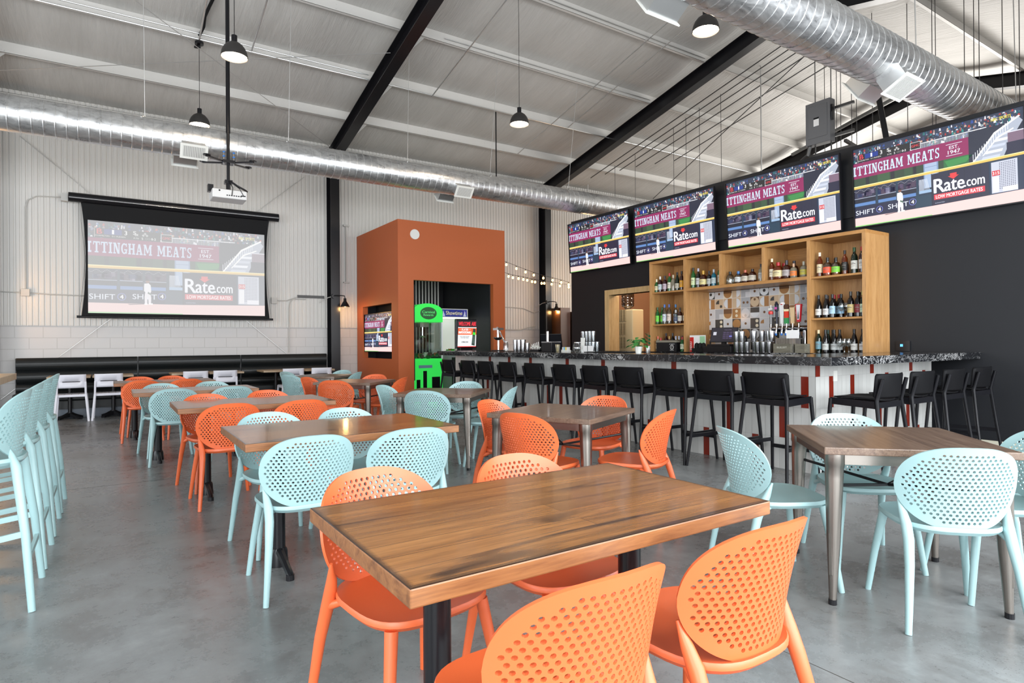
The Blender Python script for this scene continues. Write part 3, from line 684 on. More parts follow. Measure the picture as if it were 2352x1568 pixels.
    p.rect(15.45, 4.6, 16, 8.0, C('22304C'), 12)
    # field
    p.k = 15; p.P([(0, 7.98), (8, 8.0), (16, 7.86), (16, 9), (0, 9)], C('F4CFCB')); p.P([(0, 8.86), (8, 8.9), (8, 9), (0, 9)], C('8FD67C'), 16)
    p.P([(3.2, 8.05), (4.8, 7.98), (4.8, 8.02), (3.4, 8.12)], C('4A3848'), 16)
    # fielder
    k = 17
    p.P([(4.62, 5.95), (5.0, 5.9), (5.18, 6.1), (5.22, 6.75), (5.12, 6.9), (4.72, 6.9), (4.6, 6.5)], C('F2F0F4'), k)
    p.P([(4.7, 6.85), (5.15, 6.85), (5.22, 7.4), (5.2, 7.95), (4.98, 7.95), (4.94, 7.3), (4.88, 7.3), (4.88, 7.98), (4.66, 7.98), (4.64, 7.3)], C('EFEAF0'), k)
    p.circ(4.92, 5.72, .17, C('8A5A48'), k+1); p.circ(4.9, 5.66, .17, C('1C1C28'), k+2, 0, PI); p.rect(4.6, 6.15, 4.72, 6.75, C('F0EEF2'), k+1); p.P([(4.95, 6.75), (5.25, 7.0), (5.2, 7.1), (4.9, 6.95)], C('4A6A58'), k+2)
    p.rect(4.62, 7.95, 4.9, 8.08, C('FFFFFF'), k+1); p.rect(4.98, 7.92, 5.35, 8.05, C('FFFFFF'), k+1)
    return p
GAME = game_picture().mesh('game_screen', scr_mat, 1.0)
def tv(name, lab, group, M, w, h, bez=.012, mesh=GAME, thick=.05):
    e = empty(name, lab, 'television', (0, 0, 0), 0, group); e.matrix_world = M
    m = MB(); m.box(-bez, w+bez, -bez, h+bez, -thick, -.012); m.build('housing', blackm, e, bevel=.003)
    m = MB()
    m.box(-bez, w+bez, -bez, 0, -.012, .014); m.box(-bez, w+bez, h, h+bez, -.012, .014); m.box(-bez, 0, 0, h, -.012, .014); m.box(w, w+bez, 0, h, -.012, .014)
    m.build('bezel', blackm, e)
    o = bpy.data.objects.new('screen', mesh); COL.objects.link(o); o.parent = e; o.location = (0, 0, -.0115); o.scale = (w/16, h/9, 1); return e
tl = ['farthest one over the bar', 'second from the far end of its row', 'the one right above the oak cubbies', 'nearest one, right of the oak shelf']
for k, y in enumerate((10.204, 8.249, 6.212, 4.226)):
    tilt = math.radians(3.2)
    M = frameM((XW-.105, y, 2.745), (0, -1, 0), (-math.sin(tilt), 0, math.cos(tilt)))
    tv('television', 'wide flat television showing a baseball game, '+tl[k], 'televisions over the bar', M, 1.80, 1.012, .014, thick=.03)
m = MB(); m.box(XW-.035, XW-.002, 2.0, 10.30, 2.9, 3.62); tag(m.build('mounting_rail', blackpaint), 'black mounting board along the wall behind the four bar televisions', 'mounting board')

# ================================================================ projector screen, projector
PROJ = game_picture(True, .0004).mesh('projected_image', proj_mat, 1.0)
e = empty('projector_screen', 'wide black-bordered pull-down projector screen on the back wall', 'projector screen', (0, 13.5, 0))
m = MB(); m.tube([(-.61, 0, 3.93), (2.99, 0, 3.93)], .085, 20); m.build('casing', blackm, e, smooth=40)
for xx in (-.4, 2.7): m = MB(); m.box(xx, xx+.06, 0, .2, 3.88, 3.98); m.build('wall_bracket', blackm, e)
m = MB(); m.box(-.60, 2.98, -.088, -.082, 3.905, 3.915); m.build('casing_trim', steel, e)
m = MB(); L, Rr = -.43, 2.80; zt, zq = 3.86, 1.80
n = 12; vs = []
for i in range(n+1):
    t = i/n; z = zq+(zt-zq)*t; k = .075*(4*(t-.5)**2-1)*-1; vs.append((L+k*.9, Rr-k*.9, z))
for (a, b, z), (c, d, z2) in zip(vs, vs[1:]): m.quad((a, 0, z), (b, 0, z), (d, 0, z2), (c, 0, z2)); m.quad((a, .004, z), (c, .004, z2), (d, .004, z2), (b, .004, z))
m.build('screen_fabric', blackmatte, e)
m = MB(); m.tube([(-.50, 0, 1.78), (2.87, 0, 1.78)], .022, 10); m.build('bottom_bar', blackm, e, smooth=40)
for s, x in ((-1, L+.0), (1, Rr)):
    m = MB(); m.tube([(x-s*-.035, 0, 1.79), (x, 0, 2.1), (x-s*.062, 0, 2.83), (x, 0, 3.5), (x, 0, 3.84)], .0025, 5); m.build('tension_cord', blackm, e)
o = bpy.data.objects.new('picture', PROJ); COL.objects.link(o); o.parent = e
o.matrix_local = frameM((-.33, -.004, 1.85), (1, 0, 0), (0, 0, 1)) @ Matrix.Diagonal((3.035/16, 1.695/9, 1, 1))
m = MB(); m.box(-.72, -.62, 0, .1, 3.85, 3.99); m.build('power_box', greypaint, e)

e = empty('video_projector', 'white ceiling projector hanging on a black pole in front of the screen', 'projector', (1.43, 9.55, 3.32))
m = MB(); m.box(-.23, .22, -.17, .17, 0, .125); m.build('projector_body', mat('projector_white', rgb('CFCFCF'), .4), e, bevel=.012)
m = MB()
for k in range(7): m.box(-.05+k*.03, -.032+k*.03, -.174, -.168, .035, .05)
m.box(.14, .2, -.174, -.168, .045, .06); m.tube([(-.14, -.175, .1), (-.14, -.172, .1)], .012, 10); m.build('port', blackm, e)
m = MB(); m.tube([(0, 0, .25), (0, 0, .99)], .022, 14); m.tube([(0, 0, .97), (0, 0, 1.08)], .030, 14); m.tube([(0, 0, 1.05), (0, 0, zb(9.55)+.3-3.32)], .028, 14); m.build('pole', blackm, e, smooth=40)
m = MB(); m.box(-.05, .05, -.05, .05, .24, .29); m.box(-.19, .15, -.02, .02, .13, .16); m.tube([(0, 0, .14), (0, 0, .26)], .03, 10)
m.tube([(.02, -.05, .27), (.1, -.12, .2), (.2, -.1, .16), (.24, -.05, .15)], .014, 8); m.tube([(.0, -.05, .28), (.03, -.19, .15), (.02, -.18, .05)], .006, 6)
m.tube([(.05, -.05, .24), (.12, -.18, .15), (.17, -.178, .06)], .005, 6); m.box(-.27, -.2, -.05, .05, .1, .2); m.build('mount_and_cables', blackm, e)
m = MB()
for a in (25, 155, 205, 335):
    c, s_ = math.cos(math.radians(a)), math.sin(math.radians(a)); m.bar((.03*c, .03*s_, .545), (.34*c, .34*s_*1.3, .555), .03, .02); m.tube([(.33*c, .33*s_*1.3, .56), (.33*c, .33*s_*1.3, .575)], .05, 12)
m.box(-.08, .08, -.08, .08, .53, .57); m.build('spider_bracket', blackm, e)
m = MB()
for sx in (-1, 1): m.tube([(sx*.065, -.06, .50), (sx*.065, -.06, .68)], .009, 8)
m.cur = 1
for sx in (-1, 1):
    for z in (.53, .61, .67): m.tube([(sx*.065, -.06, z), (sx*.065, -.06, z+.016)], .016, 8)
m.build('bracket_bolt', [steel, mat('blue_plastic', rgb('1F6FC4'), .4)], e)
m = MB(); m.tube([(0, 0, zb(9.55)+.25-3.32)]+[(-.08-.02*math.sin(k*2.2)-(.02*k), .25*k, zb(9.55+.25*k)+.40+.02*math.sin(k*1.7)-3.32) for k in range(1, 8)]+[(-.205, 1.44, zb(10.99)+.2-3.32)], .024, 8); m.build('sheathed_cable', blackmatte, e, smooth=40)

# ================================================================ pendants, sconces, string lights
def pendant(x, y, z, zt, lab):
    e = empty('pendant_lamp', lab, 'pendant lamp', (x, y, z), 0, 'black dome pendant lamps')
    r = .155
    pr = [(r, 0), (r*.985, .03), (r*.93, .07), (r*.80, .115), (r*.60, .155), (r*.38, .178), (.034, .19)]
    m = MB(); m.lathe(pr, 28); m.lathe([(a*.965, b+.002) for a, b in reversed(pr)], 28); m.build('lamp_shade', mat('black_shade', (.025, .023, .022), .5), e, smooth=50)
    m = MB(); m.disc((0, 0, .022), r*.93, 28, up=False); m.build('diffuser', lamp_glow, e)
    m = MB(); m.tube([(0, 0, .185), (0, 0, .27)], .034, 14); m.build('socket', blackm, e, smooth=40)
    m = MB(); m.tube([(0, 0, .27), (0, 0, zt-z)], .004, 6); m.build('cord', blackm, e)
    m = MB(); m.tube([(0, 0, zt-z), (0, 0, zt-z+.04)], .065, 16); m.build('canopy', blackm, e, smooth=40)
    point('pendant_light', (x, y, z-.02), 22, (1, .78, .55), .1)
pendant(1.285, 8.07, 4.76, zb(8.07)+.26, 'black dome pendant lamp hanging in front of the projector pole')
pendant(1.225, 10.99, 4.80, zb(10.99)+.24, 'black dome pendant lamp left of the projector pole, in front of the duct')
pendant(5.49, 8.07, 4.745, zb(8.07)+.26, 'black dome pendant lamp hanging in the middle of the roof, above the kiosk')
pendant(5.85, 4.70, 4.885, zb(4.73)+.26, 'black dome pendant lamp beside the big duct at the top right')
def sconce(x, y, z, side, lab):
    e = empty('wall_sconce', lab, 'wall lamp', (x, y, z), 0, 'gooseneck sconces')
    m = MB(); m.tube([(0, .02, 0), (0, -.01, 0)], .055, 16); m.build('wall_plate', blackm, e, smooth=40)
    m = MB(); m.tube([(0, 0, 0), (0, -.06, .01), (side*.12, -.10, .01), (side*.19, -.12, .0), (side*.2, -.12, -.05)], .011, 8); m.build('arm', blackm, e, smooth=40)
    m = MB(); m.lathe([(.03, 0), (.032, -.06), (.05, -.09), (.105, -.19), (.10, -.19), (.045, -.09)], 20, (side*.2, -.12, -.05)); m.lathe([(.001, .0), (.03, 0)], 20, (side*.2, -.12, -.05)); m.build('lamp_shade', blackm, e, smooth=50)
    m = MB(); m.lathe([(.001, -.19), (.03, -.17), (.036, -.14), (.02, -.11), (.001, -.10)], 12, (side*.2, -.12, -.05)); m.build('bulb', lamp_glow, e, smooth=60)
    m = MB(); m.tube([(0, .01, .0), (-.1*side, .12, -.03), (-.25*side, .26, -.14)], .008, 6); m.build('supply_cable', greypaint, e)
    point('sconce_light', (x+side*.2, y-.12, z-.27), 9, (1, .55, .2), .05)
sconce(4.13, 13.37, 2.31, 1, 'black gooseneck sconce on the column left of the kiosk')
sconce(10.0, 13.37, 2.36, 1, 'black gooseneck sconce on the column right of the kiosk')
point('sconce_light', (-1.75, 13.3, 2.1), 22, (1, .5, .16), .05)
def strings(name, pts, lab):
    e = empty(name, lab, 'string lights', pts[0], 0, 'string lights')
    o = Vector(pts[0]); m = MB(); P = [Vector(p)-o+Vector((0, 0, .05)) for p in pts]; full = []
    a = P[0]-(P[1]-P[0])*1.0; full = [a]+P
    m.tube(full, .005, 6); m.build('cord', blackm, e)
    for p in P:
        m = MB(); m.tube([p, p+Vector((0, 0, -.035))], .013, 8); s = m.build('socket', blackm, e)
        m = MB(); m.lathe([(.001, -.10), (.018, -.095), (.028, -.075), (.024, -.05), (.012, -.033)], 12, tuple(p)); m.build('bulb', bulb_glow, s, smooth=60)
strings('string_light', [(8.09, 12.5, 3.18), (8.384, 12.5, 3.102), (8.658, 12.5, 3.032), (8.91, 12.5, 2.97), (9.209, 12.5, 2.91), (9.5, 12.5, 2.869), (9.782, 12.5, 2.827), (10.027, 12.5, 2.782)], 'upper festoon string of glowing bulbs right of the kiosk')
strings('string_light', [(8.347, 12.8, 2.935), (8.478, 12.8, 2.91), (8.649, 12.8, 2.897), (8.797, 12.8, 2.882), (8.918, 12.8, 2.866), (9.068, 12.8, 2.84), (9.164, 12.8, 2.834), (9.372, 12.8, 2.81), (9.457, 12.8, 2.815), (9.698, 12.8, 2.803), (9.972, 12.8, 2.77), (10.267, 12.8, 2.749)], 'lower festoon string of glowing bulbs right of the kiosk')
point('corridor_light', (10.6, 12.3, 2.9), 28, (1, .6, .28), .15)
# ================================================================ terracotta kiosk and machines
e = empty('kiosk', 'tall terracotta painted kiosk box with a large opening and a round speaker on its front', 'kiosk', (4.76, 11.3, 0))
m = MB(); KX, KD, KH = 2.51, 2.40, 3.72
m.box(0, .333, 0, .12, 0, KH); m.box(2.21, KX, 0, .12, 0, KH); m.box(.333, 2.21, 0, .12, 2.53, KH); m.build('front_wall', rust, e)
m = MB(); m.box(0, .12, .12, .345, 0, KH); m.box(0, .12, 2.03, KD, 0, KH); m.box(0, .12, .345, 2.03, 2.08, KH); m.box(0, .12, .345, 2.03, 0, .94); m.build('side_wall', rust, e)
m = MB(); m.box(KX-.3, KX, .12, KD, 0, KH); m.cur = 1; m.box(KX-.32, KX-.301, .12, KD, 0, KH); m.build('side_wall', [rust, blackpaint], e)
m = MB(); m.box(.12, .14, .12, .34, 0, 3.6); m.box(.12, .14, 2.04, KD, 0, 3.6); m.box(.40, .42, .15, 2.3, .5, 2.45); m.box(.12, .42, 2.28, 2.31, .5, 2.45); m.build('inner_lining', blackpaint, e)
m = MB(); m.cur = 0; m.box(.14, 2.2, 2.36, 2.38, 0, 3.6); m.cur = 1
x = .16
while x < 2.1: m.box(x, x+.035, 2.34, 2.36, .0, 3.6); x += .085
m.cur = 0; m.box(.14, 2.2, 2.32, 2.34, 1.9, 1.96)
m.build('back_panel', [blackmatte, greypaint], e)  # added dark slats, painting the corrugated back wall as it looks in shade
m = MB(); m.tube([(.36, .0, 3.445), (.36, -.02, 3.445)], .10, 28); m.build('speaker', white_m, e, smooth=40)
M = frameM((4.80, 13.33, 1.09), (0, -1, 0), (0, 0, 1))
tv('television', 'television seen through the side opening of the terracotta kiosk', None, M, 1.66, .81, .012, thick=.06)

# claw machine
e = empty('claw_machine', 'bright green claw machine with a domed top inside the kiosk opening', 'arcade machine', (5.22, 11.62, 0))
m = MB(); m.box(0, .68, 0, .6, .0, .93); m.build('base_cabinet', greenp, e, bevel=.02)
m = MB(); m.box(.22, .30, -.012, 0, .32, .68); m.box(.07, .15, -.012, 0, .25, .5); m.prism([(.42, -.02), (.6, -.02), (.6, 0), (.42, 0)], .3, .55); m.build('coin_door', blackm, e)
m = MB(); m.box(.12, .42, -.02, .0, .74, .80); m.build('control_panel', mat('blue_grey_plastic', (.2, .35, .45), .3), e)
m = MB(); poly = []
for i in range(13):
    a = PI*i/12; poly.append((.34+.34*math.cos(a), 1.93+.16*math.sin(a)))
poly += [(0, 1.70), (.68, 1.70)]
n = len(poly); vs = [(x, 0, z) for x, z in poly]+[(x, .6, z) for x, z in poly]
m.add(vs, [tuple(range(n)), tuple(n+i for i in reversed(range(n)))]+[(i, i+n, (i+1) % n+n, (i+1) % n) for i in range(n)]); m.build('domed_header', greenp, e)
p = Pic(1, 1); p.circ(.5, .5, .5, rgb('0B5A1C')); p.k = 1; p.text('Carnival', .12, .30, .2, rgb('5CF07A'), .76, .03); p.text('Rewards', .2, .56, .16, rgb('5CF07A'), .6, .03)
p.obj('header_sign', attr_mat('sign_lit', .7, .4), frameM((.16, -.004, 1.755), (1, 0, 0), (0, 0, 1)) @ Matrix.Diagonal((.38, .26, 1, 1)), e)
for x, y in ((0, 0), (.65, 0), (0, .57), (.65, .57)): m = MB(); m.box(x, x+.03, y, y+.03, .93, 1.70); m.build('frame_post', mat('post_light', (.75, .78, .8), .3), e)
glass = glass_mat('clear_glass', (.93, .96, .95), (.6, .7, .68), .07)
m = MB(); m.box(.03, .65, .008, .012, .93, 1.70); m.box(.65, .654, .03, .57, .93, 1.70); m.build('glass_pane', glass, e)
m = MB(); m.box(.25, .45, .2, .4, 1.60, 1.70); m.tube([(.35, .3, 1.6), (.35, .3, 1.42)], .02, 8)
for a in (0, 2.1, 4.2): c, s_ = math.cos(a), math.sin(a); m.tube([(.35, .3, 1.42), (.35+.08*c, .3+.08*s_, 1.38), (.35+.07*c, .3+.07*s_, 1.27)], .007, 6)
m.build('claw', steel, e)
R = random.Random(5)
CN = {'5C4638': 'brown', '2C6A34': 'dark green', '8A6A58': 'tan', 'C87A50': 'light orange', 'E8E4DC': 'off-white', '48C83A': 'bright green', 'E8642C': 'orange', 'F0F0F0': 'white', 'B02038': 'red', '303038': 'black', 'E8C8B8': 'pale pink'}
def plush(par, bx, by, bz, w, d, n, cols, where):
    for i in range(n):
        m = MB(); r = R.uniform(.035, .06); L_ = Vector((bx+R.uniform(r, w-r), by+R.uniform(r, d-r), bz+R.uniform(.03, .09))); M = Matrix.Translation((0, 0, 0))
        pr = [(r*math.sin(PI*k/8)+.0005, -r*.9*math.cos(PI*k/8)) for k in range(9)]; m.lathe(pr, 12, M=M)
        for sx in (-1, 1): m.lathe([(.001, -.012), (.014, 0), (.001, .012)], 8, tuple(M.translation+Vector((sx*r*.7, -.01, r*.8))))
        c = R.choice(cols); o = m.build('plush_toy', mat('plush_'+c, rgb(c), .9), None, smooth=60); o.location = par.location+L_; tag(o, 'small %s plush toy in the pile behind the glass of the %s' % (CN[c], where), 'toy', CN[c]+' plush toys in the '+where)
plush(e, .04, .05, .93, .6, .45, 14, ['5C4638', '2C6A34', '8A6A58', 'C87A50', 'E8E4DC'], 'green claw machine')
# prize machine
e = empty('prize_machine', 'glass prize machine with a blue star header sign, right of the green claw machine', 'arcade machine', (6.12, 12.2, 0))
m = MB(); m.box(0, .72, 0, .6, 0, 1.0); m.build('base_cabinet', mat('silver_cabinet', (.45, .46, .48), .4), e, bevel=.01)
m = MB(); m.box(0, .72, 0, .6, 1.84, 2.03); m.build('header_box', white_m, e, bevel=.005)
p = Pic(4, 1, .001); p.rect(0, 0, 4, 1, rgb('1A2C8C')); p.k = 1
for i in range(40): x = R.uniform(0, 3.8); y = R.uniform(0, .8); p.P([(x, y), (x+.2, y+.05), (x+.12, y+.2)], R.choice([rgb('5A2CA8'), rgb('2C78D8'), rgb('101A50'), rgb('8A4AC8')]), 1+i % 3)
p.P([(.2, .95), (.35, .1), (.6, .95)], rgb('C8CCE8'), 4); p.P([(3.4, .95), (3.65, .1), (3.85, .95)], rgb('C8CCE8'), 4)
p.text('Showtime', .75, .2, .55, rgb('1A1438'), 2.5, .06, 5); p.text('Showtime', .75, .2, .55, rgb('E8E0C0'), 2.5, .02, 6)
p.obj('header_sign', attr_mat('sign_lit', .7, .4), frameM((.03, -.006, 1.85), (1, 0, 0), (0, 0, 1)) @ Matrix.Diagonal((.66/4, .16, 1, 1)), e)
m = MB()
for x in (0, .66): m.box(x, x+.06, 0, .06, 1.0, 1.84)
m.box(.06, .66, .54, .6, 1.0, 1.84); m.box(.06, .66, 0, .5, 1.80, 1.84); m.build('frame_post', mat('lit_white_frame', (.85, .85, .82), .4, emit=(1, .97, .9), es=.5), e)
m = MB(); m.box(.06, .66, .01, .014, 1.0, 1.80); m.build('glass_pane', glass, e)
plush(e, .06, .06, 1.0, .58, .4, 16, ['48C83A', 'E8642C', 'F0F0F0', 'B02038', '303038', 'E8C8B8'], 'prize machine')
# golf game cabinet
e = empty('arcade_cabinet', 'black golf arcade cabinet with a tilted screen, at the right inside the kiosk opening', 'arcade machine', (6.02, 10.95, 0))
m = MB(); m.box(.0, .5, .1, .5, 0, .92); m.build('base_cabinet', blackmatte, e, bevel=.01)
m = MB(); m.box(-.08, .52, -.2, .35, .86, .96); m.cur = 1; m.box(0, .45, -.15, .2, .96, .968); m.build('control_deck', [blackmatte, mat('deck_print', (.62, .68, .76), .3)], e, bevel=.01)
m = MB(); m.tube([(.2, -.05, .96), (.2, -.05, 1.0)], .035, 14); m.build('trackball', white_m, e)
m = MB(); m.box(0, .50, .30, .36, 1.14, 1.76); m.box(.1, .4, .3, .45, .92, 1.2); m.build('screen_housing', blackm, e, bevel=.01)
p = Pic(10, 12, .0006); p.rect(0, 0, 10, 12, rgb('E8EAEC')); p.k = 1; p.rect(0, 0, 10, 3, rgb('1A1518')); p.rect(0, 3.4, 10, 6.4, rgb('E85A24')); p.rect(0, 11.6, 10, 12, rgb('C02828')); p.k = 2
p.text('WELCOME', .3, .6, 1.7, rgb('F03040'), 6.3, .04); p.text('ABE', 7.2, .6, 1.7, rgb('F03040'), 2.5, .04); p.text('PLAYER', 2.0, 3.7, .8, (1, 1, 1), 3.6, .04); p.text('INVITATIONALS', .4, 4.8, 1.1, (1, 1, 1), 6.8, .06); p.rect(.6, 4.05, 1.7, 4.15, (1, 1, 1)); p.rect(5.9, 4.05, 7.0, 4.15, (1, 1, 1))
p.text('PLAY EVERY ROUND', 1.2, 7.0, .4, rgb('202020'), 5, .02); p.text('FOR FREE PRIZES', 1.6, 7.6, .4, rgb('202020'), 4.2, .02); p.text('COMING SOON', 2, 9.4, .6, rgb('202020'), 3.6, .05)
p.P([(8.2, 3.6), (9.6, 3.8), (9.3, 11.4), (7.5, 11.0)], rgb('2A3A34')); p.P([(8.1, 5.2), (9.6, 5.4), (9.5, 6.6), (8.0, 6.4)], rgb('4AD83A'), 3)
for i in range(7):
    for j in range(3): p.circ(8.0+j*.5-i*.03, 7.2+i*.5, .17, rgb('6A8078'), 3, n=8)
p.obj('screen', scr_mat, frameM((.03, .294, 1.17), (1, 0, 0), (0, -.08, 1)) @ Matrix.Diagonal((.044, .0465, 1, 1)), e)
# brown cabinet and range hood past the second column
m = MB(); m.box(10.22, 10.56, 13.1, 13.62, 0, 2.2); tag(m.build('tall_cabinet', mat('brown_cabinet', (.10, .045, .02), .35), bevel=.006), 'tall dark brown cabinet right of the second black column', 'cabinet')
e = empty('kitchen_oven', 'stainless kitchen oven seen at the left end of the black bar wall', 'oven', (10.6, 12.9, 0))
m = MB(); m.box(0, .9, 0, .7, 0, 2.1); m.build('case', steel, e, bevel=.01)
m = MB(); m.box(.05, .85, -.02, 0, 1.62, 1.95); m.build('oven_door', mat('oven_glass', (.12, .10, .08), .15), e); m = MB(); m.box(.05, .85, -.02, 0, .9, 1.5); m.build('oven_door', MATS['oven_glass'], e)
m = MB(); m.tube([(.1, -.03, 1.9), (.8, -.03, 1.9)], .014, 8); m.build('handle', chrome, e); m = MB(); m.tube([(.1, -.03, 1.46), (.8, -.03, 1.46)], .014, 8); m.build('handle', chrome, e)

# ================================================================ banquette
def roll(m, x0, x1, y, z0, z1, d=.05, n=8):
    pts = [(y-d*math.sin(PI*i/n)**.6, z0+(z1-z0)*i/n) for i in range(n+1)]
    for (a, b), (c, d2) in zip(pts, pts[1:]):
        ins = .012
        m.quad((x0+ins, a, b), (x1-ins, a, b), (x1-ins, c, d2), (x0+ins, c, d2))
    m.add([(x0+ins, a, b) for a, b in pts], [tuple(reversed(range(n+1)))]); m.add([(x1-ins, a, b) for a, b in pts], [tuple(range(n+1))])
for k, (a, b) in enumerate(((-1.37, .436), (.436, 2.236), (2.236, 4.0))):
    e = empty('banquette', 'black channel-tufted banquette section along the back wall, '+('left', 'middle', 'right')[k]+' of the three', 'banquette', (a, 13.5, 0), 0, 'banquette sections')
    w = b-a
    m = MB(); m.box(0, w, .02, .16, .2, 1.04)
    for z0, z1 in ((.42, .60), (.60, .815), (.815, 1.045)): roll(m, 0, w, .02, z0, z1, .055)
    m.build('backrest', leather, e, smooth=50)
    m = MB(); m.box(.005, w-.005, -.48, .02, .30, .45); m.build('seat', leather, e, bevel=.03)
    m = MB(); m.box(0, w, -.44, .1, .16, .32); m.build('seat_base', leather, e)
    m = MB(); m.box(0, w, -.38, -.36, 0, .17); m.build('toe_kick', mat('toe_kick_grey', (.10, .12, .15), .4), e)

# ================================================================ small banquette tables and white chairs
def table_base(e, x, y, zt, r=.038, foot=.26, ang=0):
    m = MB(); m.tube([(x, y, .05), (x, y, zt)], r, 18); m.tube([(x, y, .05), (x, y, .11)], r*1.6, 18); m.build('pole', blackm, e, smooth=40)
    m = MB()
    for k in range(4):
        a = ang+PI/2*k; c, s_ = math.cos(a), math.sin(a)
        vs = []
        for t, w, h0, h1 in ((.03, .035, .03, .105), (foot*.6, .026, .018, .06), (foot, .034, 0, .032)):
            for sg in (-1, 1):
                for h in (h0, h1): vs.append((x+c*t-s_*w*sg, y+s_*t+c*w*sg, h))
        m.add(vs, [(0, 1, 5, 4), (4, 5, 9, 8), (2, 6, 7, 3), (6, 10, 11, 7), (1, 3, 7, 5), (5, 7, 11, 9), (0, 4, 6, 2), (4, 8, 10, 6), (8, 9, 11, 10), (0, 2, 3, 1)])
    m.build('pedestal_base', blackm, e)
    m = MB(); m.box(x-.2, x+.2, y-.2, y+.2, zt-.012, zt); m.build('top_bracket', blackm, e)
bt = empty('banquette_table', 'x', 'table', (-.58, 12.95, 0), 0, 'small tables at the banquette')
m = MB(); m.box(-.30, .30, -.33, .33, .705, .74); m.build('tabletop', lightwood, bt, bevel=.003)
table_base(bt, 0, 0, .705, .03, .22, PI/4)
BT = [(-.58, 'small light wood table left-most at the banquette'), (.045, 'small light wood table second from the left at the banquette'), (1.23, 'small light wood table at the middle banquette section, left one'), (1.85, 'small light wood table at the middle banquette section, right one'),
      (2.80, 'small light wood table at the right banquette section, left one'), (3.60, 'small light wood table at the right banquette section, beside the black column')]
bt['label'] = BT[0][1]
for x, l in BT[1:]: dup(bt, (x, 12.95, 0), 0, l)

def white_chair():
    e = empty('white_chair', 'x', 'chair', (0, 0, 0), 0, 'white slatted chairs facing the banquette')
    m = MB(); n = 8   # curved back panel with a slot
    def bp(x, z): return (x, -.215-.03*(1-(x/.2)**2)-.10*(z-.5)+.02, z)
    xs = [-.2+.4*i/10 for i in range(11)]; zs = [.56, .585, .655, .668, .76, .78]
    for i in range(10):
        for j in range(5):
            if j == 2 and 2 <= i <= 7: continue
            a = [bp(xs[i], zs[j]), bp(xs[i+1], zs[j]), bp(xs[i+1], zs[j+1]), bp(xs[i], zs[j+1])]
            m.add(a, [(0, 1, 2, 3)])
    o = m.build('backrest', white, e, smooth=50); b = bmesh.new(); b.from_mesh(o.data); bmesh.ops.remove_doubles(b, verts=b.verts, dist=.0005); b.to_mesh(o.data); b.free()
    md = o.modifiers.new('t', 'SOLIDIFY'); md.thickness = .016; md.offset = 0
    m = MB()
    for k in range(4): x0 = -.195+k*.099; m.box(x0, x0+.093, -.19, .20, .435, .452)
    m.box(-.2, .2, -.2, -.185, .41, .45); m.box(-.2, .2, .185, .2, .41, .45); m.build('seat', white, e, bevel=.004)
    for sx in (-1, 1):
        m = MB(); m.bar((sx*.235, -.25, 0), (sx*.195, -.20, .45), .032, .032); m.bar((sx*.195, -.20, .44), (sx*.19, -.222, .66), .03, .03); m.build('leg', white, e, bevel=.004)
        m = MB(); m.bar((sx*.225, .23, 0), (sx*.195, .19, .44), .032, .032); m.build('leg', white, e, bevel=.004)
        m = MB(); m.bar((sx*.197, -.2, .425), (sx*.197, .2, .425), .02, .04); m.build('side_rail', white, e)
    return e
wc = white_chair()
WCH = [(-.535, 'left-most white slatted chair at the banquette tables'), (-.02, 'second white slatted chair from the left at the banquette'), (1.29, 'white slatted chair at the middle banquette, left of its pair'), (1.78, 'white slatted chair at the middle banquette, right of its pair'),
       (3.0, 'white slatted chair at the right banquette, half hidden behind an aqua chair'), (3.55, 'white slatted chair at the right banquette, nearest the black column')]
wc.location = (WCH[0][0], 12.57, 0); wc['label'] = WCH[0][1]
for x, l in WCH[1:]: dup(wc, (x, 12.57, 0), 0, l)

# ================================================================ long dining tables
def end_base(e, x, y, zt):
    m = MB(); m.tube([(x, y, .04), (x, y, zt)], .038, 20); m.build('pole', blackm, e, smooth=40)
    m = MB(); m.lathe([(.001, .105), (.042, .10), (.050, .08), (.052, .04), (.055, .02), (.055, .0)], 16, (x, y, 0))
    for sg in (-1, 1):
        m.tube([(x, y+sg*.02, .085), (x, y+sg*.15, .060), (x, y+sg*.26, .030), (x, y+sg*.285, .018)], [.024, .021, .020, .016], 8, flat=1.0)
        m.tube([(x, y+sg*.27, 0), (x, y+sg*.27, .03)], .022, 12)
    m.build('pedestal_base', blackm, e, smooth=40)
    m = MB(); m.box(x-.05, x+.05, y-.28, y+.28, zt-.014, zt); m.build('top_bracket', blackm, e)
def long_table(x0, x1, y0, y1, lab, z=.76):
    e = empty('dining_table', lab, 'table', ((x0+x1)/2, (y0+y1)/2, 0), 0, 'long brown wooden tables'); hx, hy = (x1-x0)/2, (y1-y0)/2
    if long_table.me is None:
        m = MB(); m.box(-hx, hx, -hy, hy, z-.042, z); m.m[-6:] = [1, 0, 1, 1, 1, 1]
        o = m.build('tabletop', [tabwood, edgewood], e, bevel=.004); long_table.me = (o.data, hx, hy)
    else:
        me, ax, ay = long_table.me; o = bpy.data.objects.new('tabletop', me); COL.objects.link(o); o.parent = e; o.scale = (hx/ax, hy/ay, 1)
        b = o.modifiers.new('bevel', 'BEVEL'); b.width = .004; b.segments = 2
    end_base(e, -hx+.24, 0, z-.042); end_base(e, hx-.24, 0, z-.042); return e
long_table.me = None
long_table(.497, 1.692, 1.13, 1.863, 'glossy brown wooden table in the foreground, nearest the camera')
long_table(.553, 1.745, 3.23, 4.03, 'glossy brown wooden table with aqua chairs, second from the camera')
long_table(.43, 1.655, 5.32, 6.08, 'brown wooden table with orange chairs, third from the camera')
long_table(.195, 1.41, 7.36, 8.08, 'brown wooden table with aqua chairs, fourth from the camera')
long_table(.035, 1.235, 9.42, 10.12, 'brown wooden table with orange chairs, nearest the banquette')

